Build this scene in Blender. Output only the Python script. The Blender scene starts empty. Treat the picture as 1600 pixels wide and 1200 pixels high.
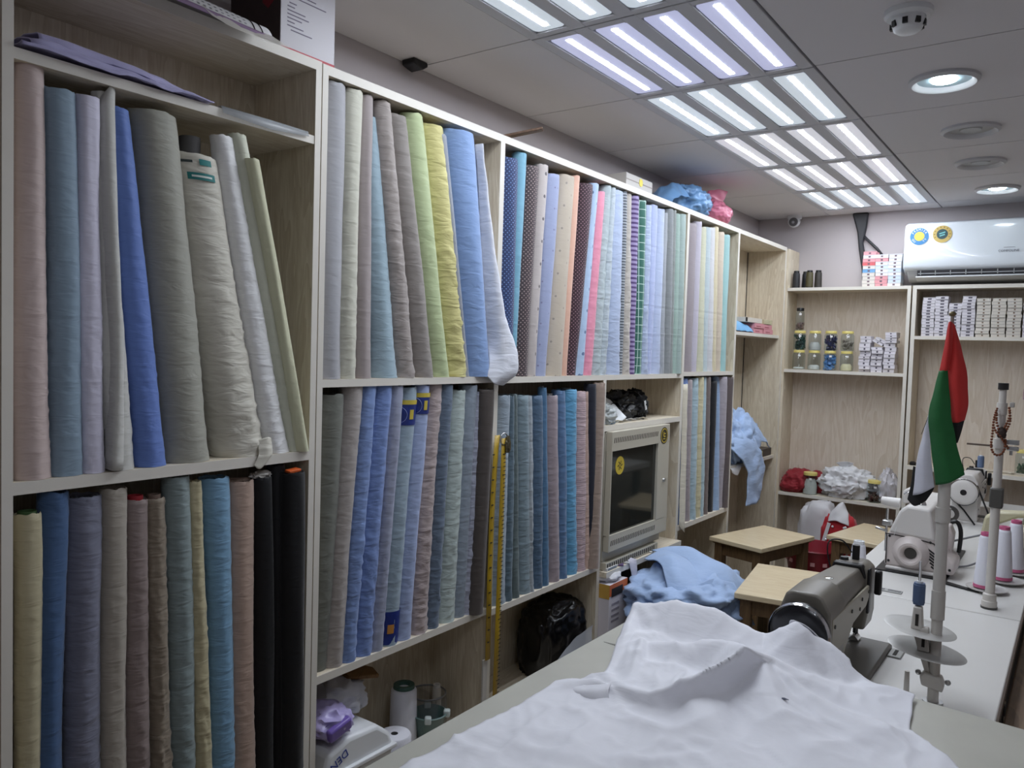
import bpy, bmesh, math, random
from math import sin, cos, pi, radians, sqrt, atan2, hypot
from mathutils import Vector, Matrix, noise, Euler

scene = bpy.context.scene
C = scene.collection

# ------------------------------------------------------------------ camera
yaw, pitch, roll = radians(35.845), radians(-2.602), radians(-1.747)
R = (Matrix.Rotation(yaw, 3, 'Z') @ Matrix.Rotation(pitch, 3, 'X') @ Matrix.Rotation(roll, 3, 'Y'))
right, fwd, up = R.col[0], R.col[1], R.col[2]
cam = bpy.data.cameras.new('camera')
cam.sensor_width = 36.0
cam.lens = 1235.2 / 1600 * 36
cam.clip_start = 0.02
cam_o = bpy.data.objects.new('camera', cam)
C.objects.link(cam_o)
m = Matrix.Identity(4)
for i in range(3):
    m[i][0], m[i][1], m[i][2] = right[i], up[i], -fwd[i]
m[2][3] = 1.48
cam_o.matrix_world = m
scene.camera = cam_o

# ------------------------------------------------------------------ world, exposure
w = bpy.data.worlds.new('world')
scene.world = w
w.use_nodes = True
w.node_tree.nodes['Background'].inputs[0].default_value = (0.5, 0.55, 0.65, 1)
w.node_tree.nodes['Background'].inputs[1].default_value = 0.05
scene.view_settings.view_transform = 'Standard'
scene.view_settings.look = 'None'
scene.view_settings.gamma = 1.0
scene.view_settings.exposure = 0.3
scene.view_settings.use_curve_mapping = False
TUBE = 44.0         # emission of the LED tubes
GLOW = 0.42         # prismatic lens around a tube
DOWN = 30.0         # LED disc of a lit downlight

# ------------------------------------------------------------------ materials
def lin(c):
    return tuple(((v / 255) / 12.92 if v / 255 <= 0.04045 else ((v / 255 + 0.055) / 1.055) ** 2.4) for v in c)

MATS = {}
class NT:
    def __init__(s, mat):
        mat.use_nodes = True
        s.t = mat.node_tree
        s.b = s.t.nodes['Principled BSDF']
    def n(s, kind, **kw):
        nd = s.t.nodes.new(kind)
        for k, v in kw.items():
            if k.startswith('i_'):
                nd.inputs[k[2:].replace('_', ' ')].default_value = v
            else:
                setattr(nd, k, v)
        return nd
    def l(s, a, b):
        s.t.links.new(a, b)

def mat(name, rgb, rough=0.5, metal=0.0, bump=0.0, bscale=200.0, mottle=0.0, mscale=8.0, spec=0.5, coat=0.0, emit=None, estr=0.0, alpha=1.0, trans=0.0, sheen=0.0):
    """rgb: 0-255 sRGB surface colour"""
    if name in MATS:
        return MATS[name]
    M = bpy.data.materials.new(name)
    t = NT(M)
    c = lin(rgb)
    b = t.b
    b.inputs['Base Color'].default_value = (*c, 1)
    b.inputs['Roughness'].default_value = rough
    b.inputs['Metallic'].default_value = metal
    b.inputs['Specular IOR Level'].default_value = spec
    b.inputs['Coat Weight'].default_value = coat
    b.inputs['Alpha'].default_value = alpha
    b.inputs['Transmission Weight'].default_value = trans
    b.inputs['Sheen Weight'].default_value = sheen
    if emit is not None:
        b.inputs['Emission Color'].default_value = (*lin(emit), 1)
        b.inputs['Emission Strength'].default_value = estr
    if mottle or bump:
        tc = t.n('ShaderNodeTexCoord')
    if mottle:
        nz = t.n('ShaderNodeTexNoise', i_Scale=mscale, i_Detail=4.0)
        t.l(tc.outputs['Object'], nz.inputs['Vector'])
        mx = t.n('ShaderNodeMix', data_type='RGBA')
        mx.inputs[6].default_value = (*[v * (1 - mottle) for v in c], 1)
        mx.inputs[7].default_value = (*[min(1, v * (1 + mottle)) for v in c], 1)
        t.l(nz.outputs['Fac'], mx.inputs[0])
        t.l(mx.outputs[2], b.inputs['Base Color'])
    if bump:
        nb = t.n('ShaderNodeTexNoise', i_Scale=bscale, i_Detail=3.0)
        t.l(tc.outputs['Object'], nb.inputs['Vector'])
        bp = t.n('ShaderNodeBump', i_Strength=bump, i_Distance=0.002)
        t.l(nb.outputs['Fac'], bp.inputs['Height'])
        t.l(bp.outputs['Normal'], b.inputs['Normal'])
    MATS[name] = M
    return M

def wood(name, rgb, dark, axis='Z', rough=0.55, stretch=9.0, scale=1.5):
    """pale laminate with cathedral grain running along an axis"""
    if name in MATS:
        return MATS[name]
    M = bpy.data.materials.new(name)
    t = NT(M)
    tc = t.n('ShaderNodeTexCoord')
    mp = t.n('ShaderNodeMapping')
    sc = {'Z': (stretch, stretch, 1), 'Y': (stretch, 1, stretch), 'X': (1, stretch, stretch)}[axis]
    mp.inputs['Scale'].default_value = sc
    t.l(tc.outputs['Object'], mp.inputs['Vector'])
    n1 = t.n('ShaderNodeTexNoise', i_Scale=scale, i_Detail=2.0, i_Distortion=0.6)
    t.l(mp.outputs[0], n1.inputs['Vector'])
    mul = t.n('ShaderNodeMath', operation='MULTIPLY'); mul.inputs[1].default_value = 9.0
    t.l(n1.outputs['Fac'], mul.inputs[0])
    fr = t.n('ShaderNodeMath', operation='FRACT'); t.l(mul.outputs[0], fr.inputs[0])
    n2 = t.n('ShaderNodeTexNoise', i_Scale=scale * 14, i_Detail=5.0)
    t.l(mp.outputs[0], n2.inputs['Vector'])
    ad = t.n('ShaderNodeMath', operation='MULTIPLY_ADD'); ad.inputs[1].default_value = 0.45
    t.l(fr.outputs[0], ad.inputs[0]); t.l(n2.outputs['Fac'], ad.inputs[2])
    cr = t.n('ShaderNodeValToRGB')
    cr.color_ramp.elements[0].position = 0.35; cr.color_ramp.elements[0].color = (*lin(rgb), 1)
    cr.color_ramp.elements[1].position = 1.0; cr.color_ramp.elements[1].color = (*lin(dark), 1)
    t.l(ad.outputs[0], cr.inputs[0])
    t.l(cr.outputs[0], t.b.inputs['Base Color'])
    t.b.inputs['Roughness'].default_value = rough
    MATS[name] = M
    return M

def fabric(name, rgb, crease=0.3, rough=0.7, pattern=None, prgb=(255, 255, 255), gain=1.0, sheen=0.15, desat=1.0):
    if name in MATS:
        return MATS[name]
    M = bpy.data.materials.new(name)
    t = NT(M)
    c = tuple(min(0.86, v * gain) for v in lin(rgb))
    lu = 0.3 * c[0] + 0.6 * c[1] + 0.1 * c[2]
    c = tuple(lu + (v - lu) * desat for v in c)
    tc = t.n('ShaderNodeTexCoord')
    nz = t.n('ShaderNodeTexNoise', i_Scale=9.0, i_Detail=3.0)
    t.l(tc.outputs['Object'], nz.inputs['Vector'])
    mx = t.n('ShaderNodeMix', data_type='RGBA')
    mx.inputs[6].default_value = (*[v * 0.93 for v in c], 1)
    mx.inputs[7].default_value = (*[min(0.88, v * 1.06) for v in c], 1)
    t.l(nz.outputs['Fac'], mx.inputs[0])
    col = mx.outputs[2]
    if pattern:
        pm = t.n('ShaderNodeMix', data_type='RGBA')
        pm.inputs[7].default_value = (*lin(prgb), 1)
        t.l(col, pm.inputs[6])
        uv = t.n('ShaderNodeUVMap')
        kind, a, bsz = pattern           # a = repeats per metre, bsz = size 0..1
        mp = t.n('ShaderNodeMapping')
        mp.inputs['Scale'].default_value = (a, a, 1)
        t.l(uv.outputs[0], mp.inputs['Vector'])
        if kind == 'dots':
            mp.inputs['Rotation'].default_value = (0, 0, radians(45))
            vo = t.n('ShaderNodeTexVoronoi', voronoi_dimensions='2D', i_Scale=1.0, i_Randomness=0.0)
            t.l(mp.outputs[0], vo.inputs['Vector'])
            lt = t.n('ShaderNodeMath', operation='LESS_THAN'); lt.inputs[1].default_value = bsz
            t.l(vo.outputs['Distance'], lt.inputs[0])
            t.l(lt.outputs[0], pm.inputs[0])
        else:
            sep = t.n('ShaderNodeSeparateXYZ'); t.l(mp.outputs[0], sep.inputs[0])
            def line(sock):
                fr = t.n('ShaderNodeMath', operation='FRACT'); t.l(sock, fr.inputs[0])
                lt = t.n('ShaderNodeMath', operation='LESS_THAN'); lt.inputs[1].default_value = bsz
                t.l(fr.outputs[0], lt.inputs[0])
                return lt.outputs[0]
            if kind == 'stripes':
                t.l(line(sep.outputs[1]), pm.inputs[0])
            else:
                mxm = t.n('ShaderNodeMath', operation='MAXIMUM')
                t.l(line(sep.outputs[0]), mxm.inputs[0]); t.l(line(sep.outputs[1]), mxm.inputs[1])
                t.l(mxm.outputs[0], pm.inputs[0])
        col = pm.outputs[2]
    t.l(col, t.b.inputs['Base Color'])
    t.b.inputs['Roughness'].default_value = rough
    t.b.inputs['Specular IOR Level'].default_value = 0.35
    t.b.inputs['Sheen Weight'].default_value = sheen
    if crease:
        mp2 = t.n('ShaderNodeMapping'); mp2.inputs['Scale'].default_value = (1, 1, 3.2)
        mp2.inputs['Rotation'].default_value = (0.25, 0.2, 0)
        t.l(tc.outputs['Object'], mp2.inputs['Vector'])
        nb = t.n('ShaderNodeTexNoise', i_Scale=16.0, i_Detail=2.5, i_Distortion=0.5)
        t.l(mp2.outputs[0], nb.inputs['Vector'])
        bp = t.n('ShaderNodeBump', i_Strength=crease, i_Distance=0.012)
        t.l(nb.outputs['Fac'], bp.inputs['Height'])
        t.l(bp.outputs['Normal'], t.b.inputs['Normal'])
    MATS[name] = M
    return M

def plastic_film(name, rgb, alpha=0.35, rough=0.2):
    M = mat(name, rgb, rough=rough, alpha=alpha, bump=0.3, bscale=60)
    return M

def glass(name, rgb=(235, 240, 240), rough=0.03):
    if name in MATS:
        return MATS[name]
    M = bpy.data.materials.new(name)
    t = NT(M)
    out = t.t.nodes['Material Output']
    tr = t.n('ShaderNodeBsdfTransparent'); tr.inputs[0].default_value = (*lin(rgb), 1)
    gl = t.n('ShaderNodeBsdfGlossy'); gl.inputs['Roughness'].default_value = rough
    mx = t.n('ShaderNodeMixShader')
    mx.inputs[0].default_value = 0.07
    t.l(tr.outputs[0], mx.inputs[1]); t.l(gl.outputs[0], mx.inputs[2])
    t.l(mx.outputs[0], out.inputs['Surface'])
    MATS[name] = M
    return M

# ------------------------------------------------------------------ mesh building
class MB:
    def __init__(s):
        s.v, s.f, s.uv = [], [], None
    def add(s, vs, fs):
        o = len(s.v)
        s.v += [tuple(p) for p in vs]
        s.f += [tuple(i + o for i in f) for f in fs]
        return s
    def bb(s, x0, x1, y0, y1, z0, z1):
        return s.add([(x0, y0, z0), (x1, y0, z0), (x1, y1, z0), (x0, y1, z0), (x0, y0, z1), (x1, y0, z1), (x1, y1, z1), (x0, y1, z1)],
                     [(0, 3, 2, 1), (4, 5, 6, 7), (0, 1, 5, 4), (1, 2, 6, 5), (2, 3, 7, 6), (3, 0, 4, 7)])
    def box(s, c, d, rot=None):
        a, b, e = d[0] / 2, d[1] / 2, d[2] / 2
        k = len(s.v)
        s.bb(-a, a, -b, b, -e, e)
        Mx = Euler(rot or (0, 0, 0)).to_matrix()
        for i in range(k, len(s.v)):
            s.v[i] = tuple(Mx @ Vector(s.v[i]) + Vector(c))
        return s
    def lathe(s, prof, c=(0, 0, 0), n=24, axis=(0, 0, 1), a0=0, a1=2 * pi):
        """prof: (r, h) pairs; closed with caps when r = 0"""
        ax = Vector(axis).normalized()
        q = Vector((0, 0, 1)).rotation_difference(ax)
        vs, fs = [], []
        full = abs(a1 - a0 - 2 * pi) < 1e-6
        cols = n if full else n + 1
        for r, h in prof:
            for i in range(cols):
                a = a0 + (a1 - a0) * i / n
                vs.append(q @ Vector((r * cos(a), r * sin(a), h)) + Vector(c))
        for j in range(len(prof) - 1):
            for i in range(n):
                i2 = (i + 1) % cols
                fs.append((j * cols + i, j * cols + i2, (j + 1) * cols + i2, (j + 1) * cols + i))
        return s.add(vs, fs)
    def cyl(s, p0, p1, r0, r1=None, n=16):
        r1 = r0 if r1 is None else r1
        p0, p1 = Vector(p0), Vector(p1)
        L = (p1 - p0).length
        return s.lathe([(0, 0), (r0, 0), (r1, L), (0, L)], p0, n, (p1 - p0))
    def tube(s, path, r, n=8, closed=False):
        P = [Vector(p) for p in path]
        m = len(P)
        rs = r if isinstance(r, (list, tuple)) else [r] * m
        vs, fs = [], []
        prev = None
        for i, p in enumerate(P):
            d = (P[(i + 1) % m] - P[i - 1]) if closed else (P[min(i + 1, m - 1)] - P[max(i - 1, 0)])
            d.normalize()
            if prev is None:
                u = d.orthogonal().normalized()
            else:
                u = (prev - d * prev.dot(d)).normalized()
            prev = u
            v = d.cross(u)
            for k in range(n):
                a = 2 * pi * k / n
                vs.append(p + (u * cos(a) + v * sin(a)) * rs[i])
        rng = m if closed else m - 1
        for i in range(rng):
            for k in range(n):
                a, b = i * n, ((i + 1) % m) * n
                fs.append((a + k, a + (k + 1) % n, b + (k + 1) % n, b + k))
        if not closed:
            fs.append(tuple(range(n - 1, -1, -1)))
            fs.append(tuple((m - 1) * n + k for k in range(n)))
        return s.add(vs, fs)
    def prism(s, poly, a0, a1, axis='Y'):
        """poly: 2D outline; for axis Y given as (x, z), X as (y, z), Z as (x, y)"""
        def pt(p, a):
            return {'Y': (p[0], a, p[1]), 'X': (a, p[0], p[1]), 'Z': (p[0], p[1], a)}[axis]
        n = len(poly)
        vs = [pt(p, a0) for p in poly] + [pt(p, a1) for p in poly]
        fs = [tuple(range(n)), tuple(range(2 * n - 1, n - 1, -1))]
        fs += [(i, (i + 1) % n, n + (i + 1) % n, n + i) for i in range(n)]
        return s.add(vs, fs)
    def sphere(s, c, r, n=10, k=7, sc=(1, 1, 1)):
        vs, fs = [], []
        for j in range(k + 1):
            t = pi * j / k
            for i in range(n):
                a = 2 * pi * i / n
                vs.append((c[0] + r * sc[0] * sin(t) * cos(a), c[1] + r * sc[1] * sin(t) * sin(a), c[2] + r * sc[2] * cos(t)))
        for j in range(k):
            for i in range(n):
                fs.append((j * n + i, (j + 1) * n + i, (j + 1) * n + (i + 1) % n, j * n + (i + 1) % n))
        return s.add(vs, fs)
    def grid(s, rows):
        m, n = len(rows), len(rows[0])
        return s.add([p for r in rows for p in r],
                     [(j * n + i, j * n + i + 1, (j + 1) * n + i + 1, (j + 1) * n + i) for j in range(m - 1) for i in range(n - 1)])
    def mesh(s, name, material=None, smooth=None, merge=True):
        me = bpy.data.meshes.new(name)
        me.from_pydata(s.v, [], s.f)
        if merge:
            b = bmesh.new(); b.from_mesh(me)
            bmesh.ops.remove_doubles(b, verts=b.verts, dist=1e-6)
            bmesh.ops.recalc_face_normals(b, faces=b.faces)
            b.to_mesh(me); b.free()
        if smooth is not None:
            me.polygons.foreach_set('use_smooth', [True] * len(me.polygons))
            if smooth < 179:
                me.set_sharp_from_angle(angle=radians(smooth))
        if material:
            me.materials.append(material)
        return me
    def build(s, name, material, parent=None, smooth=None, bevel=0.0, seg=2, solid=0.0, merge=True, loc=None):
        me = s.mesh(name, material, smooth, merge)
        o = bpy.data.objects.new(name, me)
        C.objects.link(o)
        if parent is not None:
            o.parent = parent
        if loc is not None:
            o.location = loc
        if solid:
            mo = o.modifiers.new('thickness', 'SOLIDIFY'); mo.thickness = solid; mo.offset = 0
        if bevel:
            mo = o.modifiers.new('bevel', 'BEVEL'); mo.width = bevel; mo.segments = seg; mo.limit_method = 'ANGLE'
            mo.angle_limit = radians(40)
            me.polygons.foreach_set('use_smooth', [True] * len(me.polygons))
            me.set_sharp_from_angle(angle=radians(50))
        return o

def tag(o, label, cat, group=None):
    o['label'] = label
    o['category'] = cat
    if group:
        o['group'] = group
    return o
def struct(o):
    o['kind'] = 'structure'
    return o
def thing(name, loc, label, cat, group=None, rz=0.0):
    o = bpy.data.objects.new(name, None)
    o.empty_display_size = 0.05
    C.objects.link(o)
    o.location = loc
    o.rotation_euler = (0, 0, rz)
    return tag(o, label, cat, group)
def copy_tree(o, parent=None):
    c = o.copy()
    C.objects.link(c)
    c.parent = parent
    for ch in list(o.children):
        copy_tree(ch, c)
    return c
def text_mesh(s, size, extrude=0.0004):
    cu = bpy.data.curves.new('lettering', 'FONT')
    cu.body = s; cu.size = size; cu.align_x = 'CENTER'; cu.align_y = 'CENTER'; cu.extrude = extrude
    cu.resolution_u = 2
    o = bpy.data.objects.new('lettering', cu)
    C.objects.link(o)
    me = bpy.data.meshes.new_from_object(o.evaluated_get(bpy.context.evaluated_depsgraph_get()))
    bpy.data.objects.remove(o)
    bpy.data.curves.remove(cu)
    return me
def text(name, s, size, material, parent, mx):
    me = text_mesh(s, size)
    me.materials.clear(); me.materials.append(material)
    o = bpy.data.objects.new(name, me)
    C.objects.link(o)
    o.parent = parent
    o.matrix_local = mx
    return o
def catmull(P, t):
    """P: list of Vectors, t in 0..len-1"""
    n = len(P)
    i = min(int(t), n - 2)
    f = t - i
    p0, p1, p2, p3 = P[max(i - 1, 0)], P[i], P[i + 1], P[min(i + 2, n - 1)]
    return 0.5 * ((2 * p1) + (p2 - p0) * f + (2 * p0 - 5 * p1 + 4 * p2 - p3) * f * f + (3 * p1 - p0 - 3 * p2 + p3) * f ** 3)
def smooth_path(pts, k=8):
    P = [Vector(p) for p in pts]
    n = (len(P) - 1) * k
    return [catmull(P, i / k) for i in range(n + 1)]
def sheet(ctrl, k=8, amp=0.004, freq=14.0, seed=0.0):
    """smooth cloth surface through rows of control points, with small creases"""
    rows = [smooth_path(r, k) for r in ctrl]
    n = len(rows[0])
    out = []
    cols = [smooth_path([r[i] for r in rows], k) for i in range(n)]
    for j in range(len(cols[0])):
        row = []
        for i in range(n):
            p = cols[i][j]
            q = p * freq + Vector((seed, seed * 1.7, -seed))
            d = Vector((noise.noise(q), noise.noise(q + Vector((31, 7, 3))), noise.noise(q + Vector((5, 17, 71)))))
            row.append(p + d * amp)
        out.append(row)
    return MB().grid(out)
def crumple(c, d, seed=0, amp=0.25, freq=2.2, flat=-0.8, sub=4, ridge=True, pinch=None, boxy=1.0):
    """a lumpy, creased body (bundled cloth, plastic bag) with a flat base; c = base centre"""
    b = bmesh.new()
    bmesh.ops.create_icosphere(b, subdivisions=sub, radius=1.0)
    sv = Vector((seed * 3.1, seed * 1.3, seed * 7.7))
    vs = []
    for v in b.verts:
        n = v.co.normalized()
        q = n * freq + sv
        a = 0.0
        am, fr = 1.0, 1.0
        for o in range(4):
            h = noise.noise(q * fr)
            a += am * ((0.55 - abs(h) * 2.0) if ridge else h)
            am *= 0.52; fr *= 2.05
        r = 1 + amp * a
        if boxy != 1.0:
            n = Vector([math.copysign(abs(k) ** boxy, k) for k in n])
        p = n * r
        if p.z < flat:
            p.z = flat + (p.z - flat) * 0.12
        if pinch and p.z > 0:
            s_ = 1 - pinch * min(1, p.z) ** 1.5
            p.x *= s_; p.y *= s_
        vs.append(((p.x) * d[0] / 2 + c[0], (p.y) * d[1] / 2 + c[1], (p.z - flat) * d[2] / (1 - flat) + c[2]))
    b.verts.ensure_lookup_table()
    fs = [tuple(x.index for x in f.verts) for f in b.faces]
    b.free()
    return MB().add(vs, fs)

# ------------------------------------------------------------------ dimensions (metres)
XF = -1.471          # front plane of the wall shelving
XB = -1.70           # its back panel
XW = -1.72           # left wall
YB = 5.0             # back wall
YS = 4.79            # front plane of the back shelving
HC = 2.336           # ceiling
XR, YN = 1.05, -1.4  # right wall, wall behind the camera
TS = 0.76            # sewing table top
TC = 0.86            # cutting table top

M_wall = mat('wall_paint', (190, 183, 184), 0.8, mottle=0.04, mscale=3)
M_tile = mat('ceiling_tile', (216, 213, 214), 0.9, bump=0.15, bscale=300)
M_grid = mat('ceiling_grid', (150, 150, 152), 0.6)
M_floor = mat('floor_tile', (176, 164, 146), 0.4, mottle=0.08)
M_wood = wood('pale_laminate', (222, 212, 192), (198, 184, 160), 'Z')
M_woodh = wood('pale_laminate_shelf', (222, 213, 195), (202, 189, 167), 'Y')
M_woodx = wood('pale_laminate_back_shelf', (222, 213, 195), (202, 189, 167), 'X')
M_edge = mat('edge_band', (218, 213, 203), 0.5, mottle=0.04, mscale=20)
M_white = mat('white_plastic', (226, 228, 230), 0.35)
M_black = mat('black_plastic', (18, 18, 20), 0.4)
M_dark = mat('dark_gap', (40, 36, 32), 0.8)
M_metal = mat('steel', (190, 190, 190), 0.3, metal=1.0)

# ------------------------------------------------------------------ room shell
struct(MB().bb(XW, XR, YN, YB, -0.05, 0.0).build('floor', M_floor))
struct(MB().bb(XW - 0.05, XW, YN, YB, 0, HC + 0.05).build('wall_left', M_wall))
struct(MB().bb(XW - 0.05, XR + 0.05, YB, YB + 0.05, 0, HC + 0.05).build('wall_back', M_wall))
struct(MB().bb(XR, XR + 0.05, YN, YB, 0, HC + 0.05).build('wall_right', M_wall))
struct(MB().bb(XW - 0.05, XR + 0.05, YN - 0.05, YN, 0, HC + 0.05).build('wall_front', M_wall))
ceil = struct(MB().bb(XW, XR, YN, YB, HC + 0.012, HC + 0.05).build('ceiling', M_dark))
cols = [XW, -1.288, -0.688, -0.088, 0.512, XR]
rows_ = [YN] + [1.823 + 0.6 * j for j in range(-5, 6)] + [YB]
LIGHT_ROWS = [1.823 + 0.6 * j for j in range(-1, 5)]
FILL_ROWS = [1.823 + 0.6 * j for j in (-3,)]     # added unseen panel, fill light for the cloth and near shelves
g = 0.0025
tile_cache = {}
for ci in range(len(cols) - 1):
    for ri in range(len(rows_) - 1):
        x0, x1, y0, y1 = cols[ci], cols[ci + 1], rows_[ri], rows_[ri + 1]
        if (ci == 1 and any(abs(y0 - v) < 0.01 for v in LIGHT_ROWS)) or (ci == 3 and any(abs(y0 - v) < 0.01 for v in FILL_ROWS)):
            continue
        dx, dy = round(x1 - x0, 4), round(y1 - y0, 4)
        key = (dx, dy)
        if key not in tile_cache:
            tile_cache[key] = MB().bb(-dx / 2 + g, dx / 2 - g, -dy / 2 + g, dy / 2 - g, 0, 0.012).mesh('tile', M_tile)
        o = bpy.data.objects.new('tile', tile_cache[key])
        C.objects.link(o); o.parent = ceil
        o.location = ((x0 + x1) / 2, (y0 + y1) / 2, HC)

# ------------------------------------------------------------------ LED panel lights
M_panel = mat('panel_frame', (196, 196, 200), 0.5)
M_tube = mat('led_tube', (255, 255, 255), 0.5, emit=(238, 245, 255), estr=TUBE)
def lens_mat(name, tint):
    M = mat(name, (200, 204, 214), 0.35, emit=tint, estr=GLOW)
    return M
lens_w = lens_mat('lens_white', (222, 236, 246))
lens_v = lens_mat('lens_violet', (196, 200, 244))
lens_n = lens_mat('lens_neutral', (226, 226, 234))
def rrect(w, h, r, n=5):
    P = []
    for cx, cy, a in ((w / 2 - r, h / 2 - r, 0), (-w / 2 + r, h / 2 - r, 90), (-w / 2 + r, -h / 2 + r, 180), (w / 2 - r, -h / 2 + r, 270)):
        for i in range(n + 1):
            t = radians(a + 90 * i / n)
            P.append((cx + r * cos(t), cy + r * sin(t)))
    return P
strip_x = [-0.213, -0.071, 0.071, 0.213]
def make_panel():
    t = thing('panel_light', (0, 0, HC), '', 'ceiling light')
    f = MB()
    W, D = 0.297, 0.297
    xs = [-W] + [v for s_ in strip_x for v in (s_ - 0.05, s_ + 0.05)] + [W]
    for i in range(0, len(xs), 2):
        f.bb(xs[i], xs[i + 1], -D, D, -0.004, 0.012)
    for i in range(1, len(xs) - 1, 2):
        f.bb(xs[i], xs[i + 1], -D, -0.272, -0.004, 0.012)
        f.bb(xs[i], xs[i + 1], 0.272, D, -0.004, 0.012)
    f.build('frame', M_panel, t, bevel=0.002)
    for s_ in strip_x:
        # a prismatic lens that glows around its bright LED line
        L = MB()
        prof = rrect(0.096, 0.54, 0.018)
        L.add([(s_ + x, y, 0.0) for x, y in prof], [tuple(range(len(prof)))])
        L.build('lens', lens_w, t)
        MB().add([(s_ + x, y, -0.0006) for x, y in rrect(0.018, 0.49, 0.004)], [tuple(range(24))]).build('led_tube', M_tube, t)
    return t
pan0 = make_panel()
kinds = [lens_w, lens_v, lens_w, lens_n, lens_n, lens_w]
plab = ['LED panel light with four tubes above the first shelving bay', 'violet tinted LED panel light with four tubes in grey ceiling',
        'bluish white LED panel light next to the violet tinted panel', 'warm white LED panel light beside the unlit round downlight',
        'warm white LED panel light one tile before the last panel', 'last LED panel light in the row, close to the security camera']
for i, y in enumerate(LIGHT_ROWS):
    o = pan0 if i == 0 else copy_tree(pan0)
    o.location = (-0.988, y + 0.3, HC)
    tag(o, plab[i], 'ceiling light', 'LED panels in a row on the ceiling')
    for ch in o.children:
        if ch.name.startswith('lens'):
            ch.data = ch.data if i == 0 else ch.data.copy()
            ch.data.materials[0] = kinds[i]

for i, y in enumerate(FILL_ROWS):  # copy of the LED panel, added out of view to brighten the foreground
    o = copy_tree(pan0)
    o.location = (0.212, y + 0.3, HC)
    tag(o, 'LED panel light with four tubes above the cutting table', 'ceiling light', 'LED panels above the cutting table')

# downlights
M_dl = mat('downlight_rim', (200, 200, 202), 0.45)
M_dlin = mat('downlight_reflector', (180, 205, 215), 0.25)
M_dldisc = mat('downlight_disc', (255, 255, 255), 0.5, emit=(235, 248, 255), estr=DOWN)
M_dloff = mat('downlight_disc_off', (165, 165, 163), 0.4)
for (x, y, on, lab) in ((-0.39, 2.735, 1, 'lit round downlight beside the smoke detector'), (-0.383, 3.36, 0, 'unlit round downlight beside the bright round one'),
                        (-0.405, 3.93, 0, 'unlit round downlight between an unlit and a lit one'), (-0.39, 4.55, 1, 'lit round downlight in front of the air conditioner')):
    t = thing('downlight', (x, y, HC), lab, 'downlight', 'round downlights along the ceiling')
    MB().lathe([(0.098, 0.0), (0.098, -0.008), (0.088, -0.016), (0.080, -0.012), (0.074, -0.001)], n=40).build('rim', M_dl, t, smooth=40)
    MB().lathe([(0.075, -0.0015), (0.050, -0.0008), (0.0, -0.0008)], n=40).build('reflector', M_dlin if on else M_dloff, t, smooth=40)
    MB().lathe([(0.0, -0.006), (0.034, -0.006), (0.038, -0.001), (0.0, -0.001)], n=28).build('led_disc', M_dldisc if on else M_dloff, t, smooth=40)

# smoke detector
t = thing('smoke_detector', (-0.394, 2.16, HC), 'white round smoke detector on grey ceiling tile', 'smoke detector')
MB().lathe([(0, -0.018), (0.048, -0.018), (0.055, -0.012), (0.055, 0.0), (0, 0)], n=32).build('base', M_white, t, smooth=40)
sd = MB().lathe([(0, -0.052), (0.024, -0.052), (0.032, -0.046), (0.040, -0.024), (0.040, -0.018)], n=32).build('chamber', M_white, t, smooth=40)
for i in range(8):
    a = 2 * pi * i / 8
    MB().box((0.0375 * cos(a), 0.0375 * sin(a), -0.034), (0.006, 0.012, 0.014), (0, 0, a)).build('vent', M_black, t)

# ------------------------------------------------------------------ wall shelving
def panel(name, mtl, parent, x0, x1, y0, y1, z0, z1, edge=None, inset=0.0015):
    """a board; edge: 'x' gives the +X front edge its own lighter band"""
    o = MB().bb(x0, x1, y0, y1, z0, z1).build(name, mtl, parent, bevel=0.0008, seg=1)
    if edge == 'x':
        MB().bb(x1, x1 + 0.0012, y0, y1, z0, z1).build('edge_band', M_edge, o)
    if edge == 'y':
        MB().bb(x0, x1, y0 - 0.0012, y0, z0, z1).build('edge_band', M_edge, o)
    return o
B_ = 0.018
u1 = thing('shelving_unit', (XB, 0.9, 0), 'pale wood shelving unit holding the black bolts and a top cubby', 'shelving')
def P1(name, mtl, *a, **k):
    o = panel(name, mtl, u1, *a, **k)
    o.matrix_parent_inverse = u1.matrix_basis.inverted()
    return o
ZT1 = 2.13
P1('side_panel', M_wood, XB, XF, 0.572, 0.590, 0.0, ZT1, edge='x')
P1('side_panel', M_wood, XB, XF, 1.226, 1.243, 0.0, ZT1, edge='x')
P1('top_board', M_woodh, XB, XF, 0.590, 1.226, ZT1 - 0.022, ZT1, edge='x')
P1('shelf_board', M_woodh, XB, XF - 0.002, 0.590, 1.226, 1.938, 1.957, edge='x')
P1('shelf_board', M_woodh, XB, XF, 0.590, 1.226, 1.202, 1.224, edge='x')
P1('shelf_board', M_woodh, XB, XF, 0.590, 1.226, 0.448, 0.470, edge='x')
P1('back_panel', M_wood, XB - 0.006, XB, 0.572, 1.243, 0.0, ZT1)

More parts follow.
